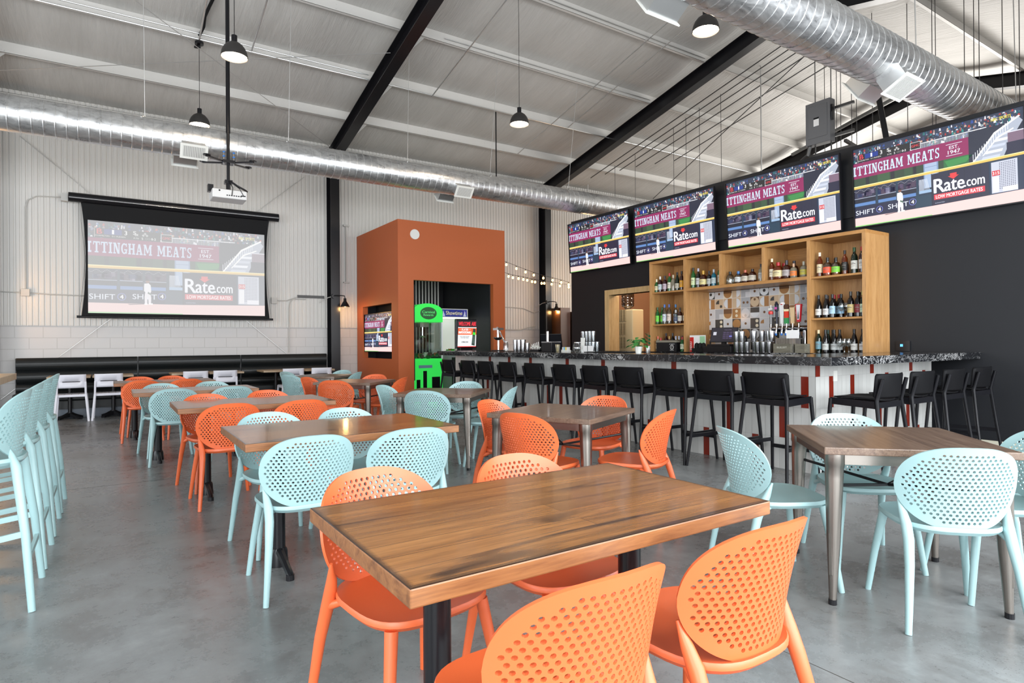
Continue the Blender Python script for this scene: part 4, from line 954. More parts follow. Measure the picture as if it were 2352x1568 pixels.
# square metal-legged tables
def square_table(loc, rz, lab):
    e = empty('square_table', lab, 'table', loc, rz, 'square dark wood tables with metal legs')
    m = MB(); h = .405; m.box(-h, h, -h, h, .715, .75); m.build('tabletop', darkwood, e, bevel=.004)
    m = MB(); 
    for sx, sy in ((1, 0), (-1, 0), (0, 1), (0, -1)):
        if sx: m.box(sx*.36-.01, sx*.36+.01, -.33, .33, .665, .715)
        else: m.box(-.33, .33, sy*.36-.01, sy*.36+.01, .665, .715)
    m.build('apron', gun, e)
    for sx in (-1, 1):
        for sy in (-1, 1):
            m = MB(); prof = [(.345, .715, .046), (.346, .665, .046), (.347, .655, .041), (.349, .60, .040), (.356, .30, .030), (.362, .06, .018), (.364, .0, .016)]
            m.tube([(sx*a, sy*a, z) for a, z, r in prof], [r for a, z, r in prof], 16); l = m.build('leg', gun, e, smooth=35)
            m = MB(); m.tube([(sx*.364, sy*.364, .0), (sx*.364, sy*.364, .025)], .019, 12); m.build('foot_cap', blackm, l)
            m = MB(); q = .028; M = Matrix.Translation((sx*.357, sy*.357, 0)) @ Matrix.Rotation(math.atan2(sy, sx), 4, 'Z'); m.box(q-.008, q, -.009, .009, .14, .34, M); m.build('embossed_rib', gun, l, bevel=.003)
    m = MB()
    for a, b in (((-.34, -.34), (.34, .34)), ((-.34, .34), (.34, -.34))): m.tube([(a[0], a[1], .56), (0, 0, .50), (b[0], b[1], .56)], .008, 8)
    m.build('cross_brace', blackm, e); return e
ST = [((3.373, 1.577, 0), 44, 'square dark wood table on metal legs at the right, with aqua chairs, nearest the camera'), ((2.788, 3.553, 0), 24.5, 'square dark wood table on metal legs with orange chairs, in the middle of the room'),
      ((2.939, 5.765, 0), 45, 'square dark wood table on metal legs with aqua chairs, in front of the claw machine'), ((2.79, 8.11, 0), 44, 'square dark wood table on metal legs with orange chairs, left of the kiosk corner'), ((2.89, 9.95, 0), 45, 'square dark wood table with aqua chairs farthest back, near the black column')]
s0 = square_table(ST[0][0], math.radians(ST[0][1]), ST[0][2])
for l, a, t in ST[1:]: dup(s0, l, math.radians(a), t)

# ================================================================ perforated shell chairs
def shell_mesh(z0=.435, z1=.80, hw=.243, mat_=orange, y0=-.205, lean=.07, name='backrest', wrap=.125):
    H = z1-z0; hh = H/2
    def half(v):   # v in -1..1 (bottom..top)
        w = max(0.0, 1-abs(v)**2.6)**(1/2.35)
        return hw*w*(1-.13*max(0, -v)**1.2)
    N = 72; outline = []
    for i in range(N):
        a = 2*PI*i/N; c, s_ = math.cos(a), math.sin(a)
        ca = math.copysign(abs(c)**(2/2.7), c); sa = math.copysign(abs(s_)**(2/2.45), s_)
        x = hw*ca*(1-.16*max(0, -sa)**1.3); outline.append((x, sa*hh))
    verts = [Vector(p) for p in outline]; edges = [(i, (i+1) % N) for i in range(N)]; holes = []
    inner = [(x*.955, y*.945) for x, y in outline]; b = len(verts); verts += [Vector(p) for p in inner]; edges += [(b+i, b+(i+1) % N) for i in range(N)]
    du, dv, hr, K = .0226, .0196, .0063, 8
    def inside(x, y, mg):
        k = hh-mg; q = y/k
        if abs(q) >= 1: return False
        w = (1-abs(q)**2.35)**(1/2.4)*(hw-mg)*(1-.16*max(0, -q)**1.3); return abs(x) < w
    r = 0; y = -hh
    while y < hh:
        o = du/2 if r % 2 else 0; k = -14
        while k <= 14:
            x = k*du+o
            if inside(x, y, .0245): holes.append((x, y))
            k += 1
        y += dv*.62*1.35; r += 1
    for cx, cy in holes:
        b = len(verts); verts += [Vector((cx+hr*math.cos(2*PI*i/K), cy+hr*math.sin(2*PI*i/K))) for i in range(K)]; edges += [(b+i, b+(i+1) % K) for i in range(K)]
    V, E, Fc, ov, oe, of = geometry.delaunay_2d_cdt(verts, edges, [], 0, 1e-6)
    hs = {}
    for cx, cy in holes: hs.setdefault((round(cx/.02), round(cy/.02)), []).append((cx, cy))
    faces = []
    from mathutils.geometry import intersect_point_tri_2d
    for f in Fc:
        cx = sum(V[i][0] for i in f)/3; cy = sum(V[i][1] for i in f)/3; bad = False
        for i in (-1, 0, 1):
            for j in (-1, 0, 1):
                for hx, hy in hs.get((round(cx/.02)+i, round(cy/.02)+j), ()):
                    if (hx-cx)**2+(hy-cy)**2 < (hr*.93)**2: bad = True
        if not bad: faces.append(f)
    def m3(x, y):
        t = max(0.0, (y+hh)/H); q = x/hw
        return (x*(1-.03*q*q), y0-lean*(t**1.5)+wrap*q*q*(.80-.04*t)-.012*t*t, z0+H*t)
    me = bpy.data.meshes.new(name); me.from_pydata([m3(v[0], v[1]) for v in V], [], [tuple(f) for f in faces]); me.materials.append(mat_)
    used = set(i for f in me.polygons for i in f.vertices)
    me.polygons.foreach_set('use_smooth', [True]*len(me.polygons)); me.update(); return me
def bm_clean(me):
    b = bmesh.new(); b.from_mesh(me); bmesh.ops.delete(b, geom=[v for v in b.verts if not v.link_faces], context='VERTS'); bmesh.ops.recalc_face_normals(b, faces=b.faces[:]); b.to_mesh(me); b.free(); return me
def bake(me, t=.009):
    bm_clean(me); o = bpy.data.objects.new('tmp', me); COL.objects.link(o); s_ = o.modifiers.new('t', 'SOLIDIFY'); s_.thickness = t; s_.offset = 0
    bpy.context.view_layer.update(); r = bpy.data.meshes.new_from_object(o.evaluated_get(bpy.context.evaluated_depsgraph_get())); bpy.data.objects.remove(o)
    r.polygons.foreach_set('use_smooth', [True]*len(r.polygons)); r.update(); r.set_sharp_from_angle(angle=math.radians(38)); return r
SH = bake(shell_mesh())
def solid(o, t=.009):
    s_ = o.modifiers.new('t', 'SOLIDIFY'); s_.thickness = t; s_.offset = 0
    w = o.modifiers.new('n', 'WEIGHTED_NORMAL'); w.keep_sharp = True
def seat_mesh(z=.45, hw=.215):
    m = MB(); out = []
    for i in range(40):
        a = 2*PI*i/40; c, s_ = math.cos(a), math.sin(a)
        ex = 2/3.0; x = hw*math.copysign(abs(c)**ex, c)*(1+.08*s_); y = .225*math.copysign(abs(s_)**ex, s_)
        out.append((x, y))
    rings = [(1.0, 0), (1.0, .012), (.985, .018), (.90, .012), (.5, .004), (.0, .001)]
    base = []
    for sc, dz in rings[:-1]:
        base.append([len(m.v)+i for i in range(40)]); m.v += [(x*sc, y*sc, z-.018+dz-(0.012*(1 if y < 0 else 0)*sc if False else 0)) for x, y in out]
    for a, b in zip(base, base[1:]):
        for i in range(40): m.f.append((a[i], a[(i+1) % 40], b[(i+1) % 40], b[i])); m.m.append(0)
    c = len(m.v); m.v.append((0, 0, z-.018+.003))
    for i in range(40): m.f.append((base[-1][i], base[-1][(i+1) % 40], c)); m.m.append(0)
    b0 = len(m.v); m.v += [(x*.93, y*.93, z-.034) for x, y in out]
    for i in range(40): m.f.append((base[0][(i+1) % 40], base[0][i], b0+i, b0+(i+1) % 40)); m.m.append(0)
    m.f.append(tuple(b0+i for i in reversed(range(40)))); m.m.append(0)
    return m
def make_chair(material, cat_label):
    e = empty('perforated_chair', cat_label, 'chair', (0, 0, 0), 0, '')
    me = SH.copy(); me.materials.clear(); me.materials.append(material); o = bpy.data.objects.new('backrest', me); COL.objects.link(o); o.parent = e
    seat_mesh().build('seat', material, e, smooth=40)
    for sx in (-1, 1):
        m = MB(); P = [(sx*.232, -.262, 0), (sx*.221, -.243, .12), (sx*.207, -.215, .28), (sx*.198, -.185, .38), (sx*.197, -.160, .44), (sx*.203, -.138, .49), (sx*.214, -.118, .55)]
        m.tube(P, [.0135, .0155, .019, .0215, .022, .017, .005], 14); m.tube([(sx*.197, -.180, .395), (sx*.186, -.14, .410), (sx*.17, -.10, .425)], [.018, .014, .010], 10); m.build('leg', material, e, smooth=60)
        m = MB(); m.tube([(sx*.222, .232, 0), (sx*.200, .205, .2), (sx*.168, .168, .420)], [.0135, .0165, .0205], 14); m.build('leg', material, e, smooth=60)
    for sx in (-1, 1): m = MB(); m.tube([(sx*.170, -.14, .420), (sx*.164, .16, .416)], .010, 8); m.build('seat_frame', material, e, smooth=60)
    return e
CH = []   # (colour, x, y, heading deg, label, group)
def row(y, xs, head, col, table, side):
    for i, x in enumerate(xs):
        CH.append((col, x, y if not isinstance(y, tuple) else y[i], head if not isinstance(head, tuple) else head[i], '%s perforated chair on the %s side of the %s, %s' % (col, side, table, ('left one', 'right one')[i]), col+' chairs at the '+table))
FIT = {'T1N': [(.834, 1.158, 90), (1.404, 1.175, 90)], 'T1F': [(.815, 1.861, -81), (1.358, 1.791, -87)], 'T2N': [(.845, 3.333, 90), (1.39, 3.285, 86)], 'T2F': [(.90, 4.03, -82), (1.397, 3.99, -82)],
 'T3N': [(.773, 5.387, 93), (1.307, 5.361, 94)], 'T3F': [(.77, 6.0, -79), (1.33, 6.14, -80)], 'T4N': [(.572, 7.50, 88), (1.115, 7.51, 92)], 'T4F': [(.53, 8.07, -82), (1.085, 8.12, -80)],
 'T5N': [(.348, 9.50, 91), (.845, 9.52, 95)], 'T5F': [(.38, 10.06, -82), (.79, 10.08, -82)]}
TN = [('T1', 'orange', 'foreground table'), ('T2', 'aqua', 'second table'), ('T3', 'orange', 'third long table'), ('T4', 'aqua', 'fourth long table'), ('T5', 'orange', 'long table nearest the banquette')]
for key, col, tab in TN:
    for s_, side in (('N', 'near'), ('F', 'far')):
        for i, (x, y, h) in enumerate(FIT[key+s_]):
            CH.append((col, x, y, h, '%s perforated chair on the %s side of the %s, %s' % (col, side, tab, ('left one', 'right one')[i]), col+' chairs at the '+tab))
def around(items, col, table):
    for x, y, h, side in items: CH.append((col, x, y, h, '%s perforated chair at the %s, %s' % (col, table, side), col+' chairs at the '+table))
around([(3.175, 1.264, 45, 'near side, facing away'), (2.933, 1.94, -29, 'left side'), (3.594, 1.823, 230, 'far side, facing the camera'), (3.703, 1.225, 138, 'right side, cut by the frame')], 'aqua', 'nearest square table')
around([(2.444, 3.346, 17, 'near left, facing away'), (2.607, 3.922, -65, 'far left'), (3.253, 3.758, 200, 'far right, facing the camera'), (3.01, 3.054, 115, 'near right, turned sideways')], 'orange', 'middle square table')
around([(2.648, 6.166, -48, 'left'), (2.698, 5.563, 46, 'near, facing away'), (3.33, 6.157, 218, 'far, facing the camera'), (3.307, 5.444, 138, 'right, turned sideways')], 'aqua', 'square table before the claw machine')
around([(2.428, 8.393, -45, 'left'), (2.487, 7.825, 52, 'near, facing away'), (3.097, 8.497, 219, 'far, facing the camera'), (3.125, 7.85, 138, 'right, turned sideways')], 'orange', 'square table left of the kiosk')
around([(2.598, 10.368, -45, 'left, half behind another'), (2.449, 9.618, 30, 'near left, facing away'), (3.177, 10.309, 214, 'far'), (3.186, 9.832, 138, 'right, turned sideways')], 'aqua', 'farthest square table')
coral = orange; terra = mat('terracotta_plastic', rgb('C8441E'), .38)
protos = {}
for col, x, y, h, lab, grp in CH:
    if col not in protos:
        c = make_chair({'orange': coral, 'aqua': aqua}[col], lab); protos[col] = c; c.location = (x, y, 0); c.rotation_euler = (0, 0, math.radians(h-90)); c['group'] = grp
    else: dup(protos[col], (x, y, 0), math.radians(h-90), lab, grp)

# counter-height aqua stools on the left
e = empty('counter_stool', 'x', 'stool', (0, 0, 0), 0, 'aqua counter stools at the tall table on the left')
SH2 = bake(shell_mesh(.70, 1.035, .235, aqua, -.20, .03)); o = bpy.data.objects.new('backrest', SH2); COL.objects.link(o); o.parent = e
seat_mesh(.715, .205).build('seat', aqua, e, smooth=40)
for sx in (-1, 1):
    m = MB(); m.tube([(sx*.255, -.262, 0), (sx*.205, -.235, .35), (sx*.150, -.196, .67), (sx*.136, -.178, .725), (sx*.13, -.166, .765)], [.0155, .0185, .022, .014, .004], 14); m.build('leg', aqua, e, smooth=60)
    m = MB(); m.tube([(sx*.245, .26, 0), (sx*.185, .18, .70)], [.0155, .020], 14); m.build('leg', aqua, e, smooth=60)
    m = MB(); m.bar((sx*.205, -.235, .36), (sx*.222, .232, .30), .016, .028); m.build('side_stretcher', aqua, e)
m = MB(); m.bar((-.226, .235, .26), (.226, .235, .26), .018, .03); m.build('footrest', aqua, e)
m = MB(); m.bar((-.222, -.245, .24), (.222, -.245, .24), .016, .028); m.build('rear_stretcher', aqua, e)
LS = [(3.91, 'nearest aqua counter stool at the left edge'), (4.56, 'second aqua counter stool from the camera, at the left edge'), (5.26, 'third aqua counter stool from the camera, at the left edge'), (5.93, 'farthest aqua counter stool in the row at the left edge')]
e['label'] = LS[0][1]; e.location = (-.575, LS[0][0], 0); e.rotation_euler = (0, 0, PI/2)
for y, l in LS[1:]: dup(e, (-.575, y, 0), PI/2, l)
e = empty('high_table', 'tall light wood table at the left edge, behind the aqua stools', 'table', (-1.05, 4.8, 0))
m = MB(); m.box(-.42, .42, -1.7, 1.5, .985, 1.035); m.build('tabletop', lightwood, e, bevel=.003)
table_base(e, 0, -1.2, .985, .04, .3); table_base(e, 0, 1.0, .985, .04, .3)

# ================================================================ black bar stools
def bar_stool():
    e = empty('bar_stool', 'x', 'bar stool', (0, 0, 0), 0, '')
    m = MB(); n = 12
    def bp(i, z):
        x = -.235+.47*i/n; return (x, -.235+.05*(x/.235)**2-.10*(z-.78), z)
    zs = [(.765, .02), (.775, .0), (.95, .0), (.968, .02)]
    for j in range(len(zs)-1):
        for i in range(n):
            def q(ii, jj):
                z, ins = zs[jj]; x = bp(ii, z); return (x[0]*(1-ins*3.4), x[1], z)
            m.quad(q(i, j), q(i+1, j), q(i+1, j+1), q(i, j+1))
    o = m.build('backrest', blackply, e, smooth=50); b = bmesh.new(); b.from_mesh(o.data); bmesh.ops.remove_doubles(b, verts=b.verts, dist=.0001); b.to_mesh(o.data); b.free(); md = o.modifiers.new('t', 'SOLIDIFY'); md.thickness = .012; md.offset = 0
    m = MB(); N = 36; out = [(.205*math.copysign(abs(math.cos(2*PI*i/N))**.6, math.cos(2*PI*i/N)), .01+.215*math.copysign(abs(math.sin(2*PI*i/N))**.6, math.sin(2*PI*i/N))) for i in range(N)]
    for z in (.738, .750):
        m.v += [(x, y, z+.012*(x/.2)**2-.006*(1-(x/.2)**2)) for x, y in out]
    m.f.append(tuple(reversed(range(N)))); m.f.append(tuple(range(N, 2*N))); m.f += [(i, (i+1) % N, N+(i+1) % N, N+i) for i in range(N)]; m.m += [0]*(N+2)
    m.build('seat', blackply, e)
    for sx in (-1, 1):
        m = MB(); m.tube([(sx*.265, -.29, 0), (sx*.236, -.238, .40), (sx*.212, -.20, .74), (sx*.208, -.215, .80), (sx*.205, -.247, .925)], [.014, .016, .018, .018, .016], 12); m.build('leg', blackp, e, smooth=50)
        m = MB(); m.tube([(sx*.235, .26, 0), (sx*.195, .20, .735)], [.014, .018], 12); m.build('leg', blackp, e, smooth=50)
        m = MB(); m.bar((sx*.21, -.2, .70), (sx*.196, .2, .715), .018, .06); m.build('side_rail', blackp, e)
        m = MB(); m.bar((sx*.243, -.252, .30), (sx*.219, .237, .30), .016, .035); m.build('side_stretcher', blackp, e)
    m = MB(); m.bar((-.21, -.2, .70), (.21, -.2, .70), .018, .05); m.build('seat_rail', blackp, e); m = MB(); m.bar((-.196, .2, .71), (.196, .2, .71), .018, .05); m.build('seat_rail', blackp, e)
    m = MB(); m.bar((-.22, .237, .24), (.22, .237, .24), .018, .035); m.build('footrest', blackp, e); return e
bs = bar_stool()
YS = [3.35, 3.91, 4.47, 5.09, 5.67, 6.27, 6.95, 7.63, 8.27, 8.84, 9.53]
first = True
for k, y in enumerate(YS):
    lab = 'black bar stool on the long side of the bar, %s from the near corner' % ordn(k)
    if first: bs.location = (5.145, y, 0); bs.rotation_euler = (0, 0, -PI/2); bs['label'] = lab; bs['group'] = 'black stools along the long side of the bar'; first = False
    else: dup(bs, (5.145, y, 0), -PI/2, lab, 'black stools along the long side of the bar')
for k, x in enumerate((5.60, 6.22, 6.88, 7.55)):
    dup(bs, (x, 2.80, 0), 0, 'black bar stool on the short right side of the bar, %s from the corner' % ordn(k), 'black stools at the short right side of the bar')
# ================================================================ bar
e = empty('bar_counter', 'L-shaped bar with black marble top and white and red tiled front', 'bar counter', (5.5, 3.2, 0))
def wp(x, y): return (x-5.5, y-3.2)
m = MB(); m.prism([wp(5.2, 2.88), wp(8.345, 2.88), wp(8.345, 3.75), wp(5.95, 3.75), wp(5.95, 10.43), wp(5.2, 10.43)], 1.03, 1.107)
m.build('countertop', marb, e, bevel=.003)
m = MB(); m.prism([wp(5.52, 3.22), wp(7.88, 3.22), wp(7.88, 3.32), wp(5.62, 3.32), wp(5.62, 10.30), wp(5.52, 10.30)], 0, 1.03); m.build('bar_body', blackmatte, e)
WT, RT = rgb('C9C9C6'), rgb('7C2618')
def tiles(L, reds, M, name):
    p = Pic(L, 1.03, .0); R = random.Random(4); z = [(0, .306), (.306, .612), (.612, .912), (.912, 1.03)]
    p.rect(0, 0, L, 1.03, rgb('A9A8A4'), 0); p.step = .004
    n = int(L/.0765); 
    for r, (a, b) in enumerate(z):
        for i in range(n+1):
            x0 = i*.0765; x1 = min(x0+.0747, L)
            if x1-x0 < .01: continue
            isr = any(abs((x0+x1)/2-q) < .0383 for q in reds[3-r])
            v = R.uniform(.93, 1.05); c = RT if isr else tuple(q*v for q in WT)
            p.poly([(x0, a+.001), (x1, a+.001), (x1, b-.001), (x0, b-.001)], c, 1)
    return p.obj(name, tile_mat, M, e)
# long side: u runs from Y=10.3 towards the camera; reds[0] is the top row
def u(l): return [10.3-y for y in l]
tiles(7.1, [u([9.02, 8.43, 7.78, 6.88, 6.14, 4.92, 4.03]), u([5.405, 3.3, 9.4, 7.2]), u([8.28, 7.39, 7.03, 6.24, 4.752, 4.107, 3.541, 9.1]), u([4.42, 3.85, 5.3, 6.6, 8.0])], frameM((0, 7.1, 0), (0, -1, 0), (0, 0, 1)), 'tile_front')
tiles(2.38, [[.05, 1.07, 1.89], [.25, .626, 1.368, 2.162], [.847, 1.223, 1.793], [.45, 1.5, 2.0]], frameM((0, 0, 0), (1, 0, 0), (0, 0, 1)), 'tile_side')
m = MB(); m.box(.30, .37, -.008, -.004, .86, .96); m.build('outlet_plate', white_m, e)
m = MB()
for y in (5.85, 9.05, 7.5): m = MB(); m.box(-.008, -.004, y-3.2, y-3.13, .84, .94); m.build('outlet_plate', white_m, e)
m = MB(); m.box(XW-.02, XW-.005, 3.62, 3.78, 1.115, 1.24); m.cur = 1; m.box(XW-.025, XW-.019, 3.70, 3.73, 1.17, 1.20); tag(m.build('wall_outlet', [blackm, mat('blue_led', (.1, .4, .9), .4, emit=(.1, .45, 1), es=1.2)]), 'black wall outlet box with a small blue light beside the oak shelf', 'outlet')
m = MB(); m.box(7.58, XW-.005, 3.87, 9.9, 0, 1.06); m.cur = 1; m.box(7.56, XW-.005, 3.86, 9.9, 1.06, 1.09)
tag(m.build('back_counter', [blackmatte, marb]), 'low black back counter along the bar wall, under the oak shelf', 'counter')
# oak shelf
e = empty('bar_shelf', 'oak shelving unit with cubbies on the black bar wall, full of bottles', 'shelf', (7.76, 3.86, 1.09))
ox, oy, oz = 7.76, 3.86, 1.09
def bb(m, x0, x1, y0, y1, z0, z1): m.box(x0-ox, x1-ox, y0-oy, y1-oy, z0-oz, z1-oz)
XE = XW-.005
for y0, y1 in ((3.86, 3.905), (4.575, 4.62), (6.67, 6.715), (7.415, 7.46)): m = MB(); bb(m, 7.76, XE, y0, y1, 1.09, 2.58); m.build('side_panel', oak, e, bevel=.001)
m = MB(); bb(m, 7.76, XE, 3.86, 7.46, 2.58, 2.624); m.build('top_board', oakh, e)
for y in (5.25, 5.98): m = MB(); bb(m, 7.76, XE, y, y+.042, 2.11, 2.58); m.build('divider', oak, e)
for y0, y1, z in ((3.905, 4.575, 2.072), (3.905, 4.575, 1.525), (6.715, 7.415, 2.072), (6.715, 7.415, 1.525)): m = MB(); bb(m, 7.78, XE, y0, y1, z, z+.025); m.build('shelf_board', oakh, e)
m = MB(); bb(m, 7.76, XE, 4.62, 6.67, 2.066, 2.11); m.build('shelf_board', oakh, e)
for y0, y1, z0, mm_ in ((3.905, 4.575, 1.09, oak), (6.715, 7.415, 1.09, oak), (4.62, 6.67, 2.11, oakh)): m = MB(); bb(m, XE-.012, XE-.002, y0, y1, z0, 2.58); m.build('back_panel', mm_, e)
# patterned backsplash
T_ = {'w': 'CFCFD2', 'g': 'A9ABB0', 't': 'CDB394', 'b': 'A87848', 'd': '6B4A30', 'k': '3A3B3C', 'l': 'DDE0E4', 'c': 'E4D8BE'}
p = Pic(2.05, .97, .0004); p.rect(0, 0, 2.05, .97, rgb('E6E4E0'), 0)
R = random.Random(21); q = .165; kinds = []
def tilep(cx, cy, k):
    s_ = q-.006; h = s_/2; x0, y0, x1, y1 = cx-h, cy-h, cx+h, cy+h
    def cl(v, lo, hi): return max(lo, min(hi, v))
    def R_(a, b, c, d, col, lay):
        a, c = cl(a, 0, 2.05), cl(c, 0, 2.05); b, d = cl(b, 0, .97), cl(d, 0, .97)
        if c-a > .002 and d-b > .002: p.rect(a, b, c, d, rgb(T_[col]), lay)
    def Cc(x, y, r, col, lay, a0=0, a1=2*PI):
        pts = [(cl(x+r*math.cos(a0+(a1-a0)*i/24), 0, 2.05), cl(.97-y+r*math.sin(a0+(a1-a0)*i/24), 0, .97)) for i in range(24 if a1-a0 > 6.2 else 25)]
        if a1-a0 < 3: pts.append((cl(x, 0, 2.05), cl(.97-y, 0, .97)))
        p.poly(pts, rgb(T_[col]), lay)
    if k == 0: R_(x0, y0, x1, y1, 'd', 1); Cc(cx, cy, h*.95, 't', 2); Cc(cx, cy-h*.5, h*.25, 'd', 3)
    elif k == 1: R_(x0, y0, x1, y1, 'g', 1); Cc(cx-h*.4, cy, h*.25, 'd', 2); Cc(cx+h*.45, cy, h*.25, 'd', 2)
    elif k == 2: R_(x0, y0, x1, y1, 't', 1); Cc(cx+h*.0, cy, h*.9, 'l', 2, -PI/2, PI/2)
    elif k == 3: R_(x0, y0, cx, y1, 't', 1); R_(cx, y0, x1, y1, 'b', 1); Cc(cx, cy, h*.9, 'l', 2, PI/2, 3*PI/2)
    elif k == 4: R_(x0, y0, x1, cy, 'd', 1); R_(x0, cy, x1, y1, 'c', 1); Cc(cx, cy, h*.95, 'b', 2, PI, 2*PI)
    elif k == 5: R_(x0, y0, x1, y1, 'b', 1); Cc(cx, cy-h*.45, h*.3, 'c', 2); Cc(cx, cy+h*.45, h*.3, 'c', 2)
    elif k == 6: R_(x0, y0, x1, y1, 'w', 1); Cc(cx, cy, h*.25, 'd', 2)
    elif k == 7: R_(x0, y0, x1, y1, 'k', 1); Cc(cx, cy, h*.92, 'b', 2)
    elif k == 8: R_(x0, y0, x1, y1, 'k', 1); Cc(cx+h*.45, cy-h*.45, h*.32, 'c', 2); Cc(cx+h*.45, cy+h*.45, h*.32, 'c', 2)
    elif k == 9: R_(x0, y0, x1, y1, 'w', 1); Cc(cx-h*.1, cy+h*.1, h*.75, 'b', 2, PI/2, PI)
    elif k == 10: R_(x0, y0, x1, y1, 't', 1); Cc(cx, cy, h*.8, 'k', 2, PI/2, PI); Cc(cx+h*.45, cy+h*.5, h*.3, 'k', 2)
    elif k == 11: R_(x0, y0, x1, y1, 'k', 1); Cc(cx, cy, h*.95, 'l', 2); Cc(cx, cy, h*.3, 'k', 3)
    elif k == 12: R_(x0, y0, x1, y1, 'g', 1); Cc(cx, cy, h*.92, 'w', 2); Cc(cx, cy+h*.5, h*.28, 'g', 3)
    elif k == 13: R_(x0, y0, x1, cy, 'k', 1); R_(x0, cy, x1, y1, 'w', 1); Cc(cx, cy, h*.92, 'l', 2, PI, 2*PI)
    elif k == 14: R_(x0, y0, x1, y1, 'g', 1); R_(cx, cy, x1, y1, 'w', 2)
    else: R_(x0, y0, x1, y1, 't', 1); Cc(cx-h, cy, h*.9, 'd', 2, -PI/2, PI/2); Cc(cx+h, cy, h*.9, 'k', 2, PI/2, 3*PI/2)
rowsK = [[11, 6, 4, 2, 14, 6, 11, 6, 4, 2, 14, 6, 4], [3, 10, 3, 2, 1, 0, 3, 10, 3, 2, 1, 0, 3], [6, 14, 4, 5, 12, 13, 6, 14, 4, 5, 12, 11, 6], [9, 8, 6, 7, 6, 8, 9, 8, 6, 7, 6, 0, 9], [4, 15, 13, 11, 7, 11, 9, 15, 13, 11, 7, 0, 4], [10, 12, 3, 5, 14, 8, 2, 6, 0, 9, 13, 1, 3]]
for j, rk in enumerate(rowsK):
    for i, k in enumerate(rk): tilep(.034+i*q, .105+(j-.5)*q+.012, k)
o = p.obj('tile_backsplash', tile_mat, frameM((XW-.012, 6.67, 1.09), (0, -1, 0), (0, 0, 1))); tag(o, 'patterned backsplash of geometric brown, grey and white tiles behind the beer taps', 'tile wall')

# ---------------------------------------------------------------- bottles
GL = {}
def gmat(c):
    if c not in GL:
        if c in ('clear', 'blueclear'): GL[c] = glass_mat('bottle_glass_'+c, (.86, .92, .92) if c == 'clear' else (.78, .86, .95), (.25, .30, .32), .10); return GL[c]
        clear = False
        col = {'clear': (.85, .9, .9), 'green': rgb('1E5A2A'), 'dgreen': rgb('0E1F14'), 'black': rgb('0B0A0C'), 'amber': rgb('5E240A'), 'brown': rgb('35140A'), 'maroon': rgb('2A0A10'), 'teal': rgb('1E6A80'), 'wine': rgb('0C0A0C'), 'blueclear': (.75, .85, .95), 'silver': rgb('7A7464'), 'red': rgb('A82A18')}[c]
        GL[c] = mat('bottle_glass_'+c, col, .06, coat=.4, alpha=.42 if clear else (.9 if c in ('green', 'teal', 'amber') else 1))
    return GL[c]
def smat(h, r=.45): return mat('solid_'+h, rgb(h), r)
SHP = {   # (radius, height) points of the body, neck top height, label z range
 'wine': ([(.036, 0), (.037, .01), (.037, .19), (.030, .215), (.016, .235), (.0145, .30)], .30, (.05, .15)),
 'burg': ([(.038, 0), (.040, .01), (.040, .14), (.030, .20), (.016, .245), (.0145, .30)], .30, (.04, .12)),
 'tall': ([(.034, 0), (.036, .01), (.036, .20), (.028, .225), (.015, .245), (.014, .31)], .31, (.05, .16)),
 'spirit': ([(.038, 0), (.040, .01), (.040, .165), (.032, .19), (.015, .205), (.014, .265)], .265, (.045, .135)),
 'squat': ([(.048, 0), (.052, .01), (.052, .10), (.040, .13), (.018, .145), (.017, .175)], .175, (.03, .095)),
 'flask': ([(.046, 0), (.050, .01), (.050, .12), (.042, .15), (.016, .165), (.015, .215)], .215, (.035, .105)),
 'short': ([(.034, 0), (.036, .01), (.036, .13), (.028, .155), (.013, .175), (.013, .225)], .225, (.04, .11))}
bcache = {}
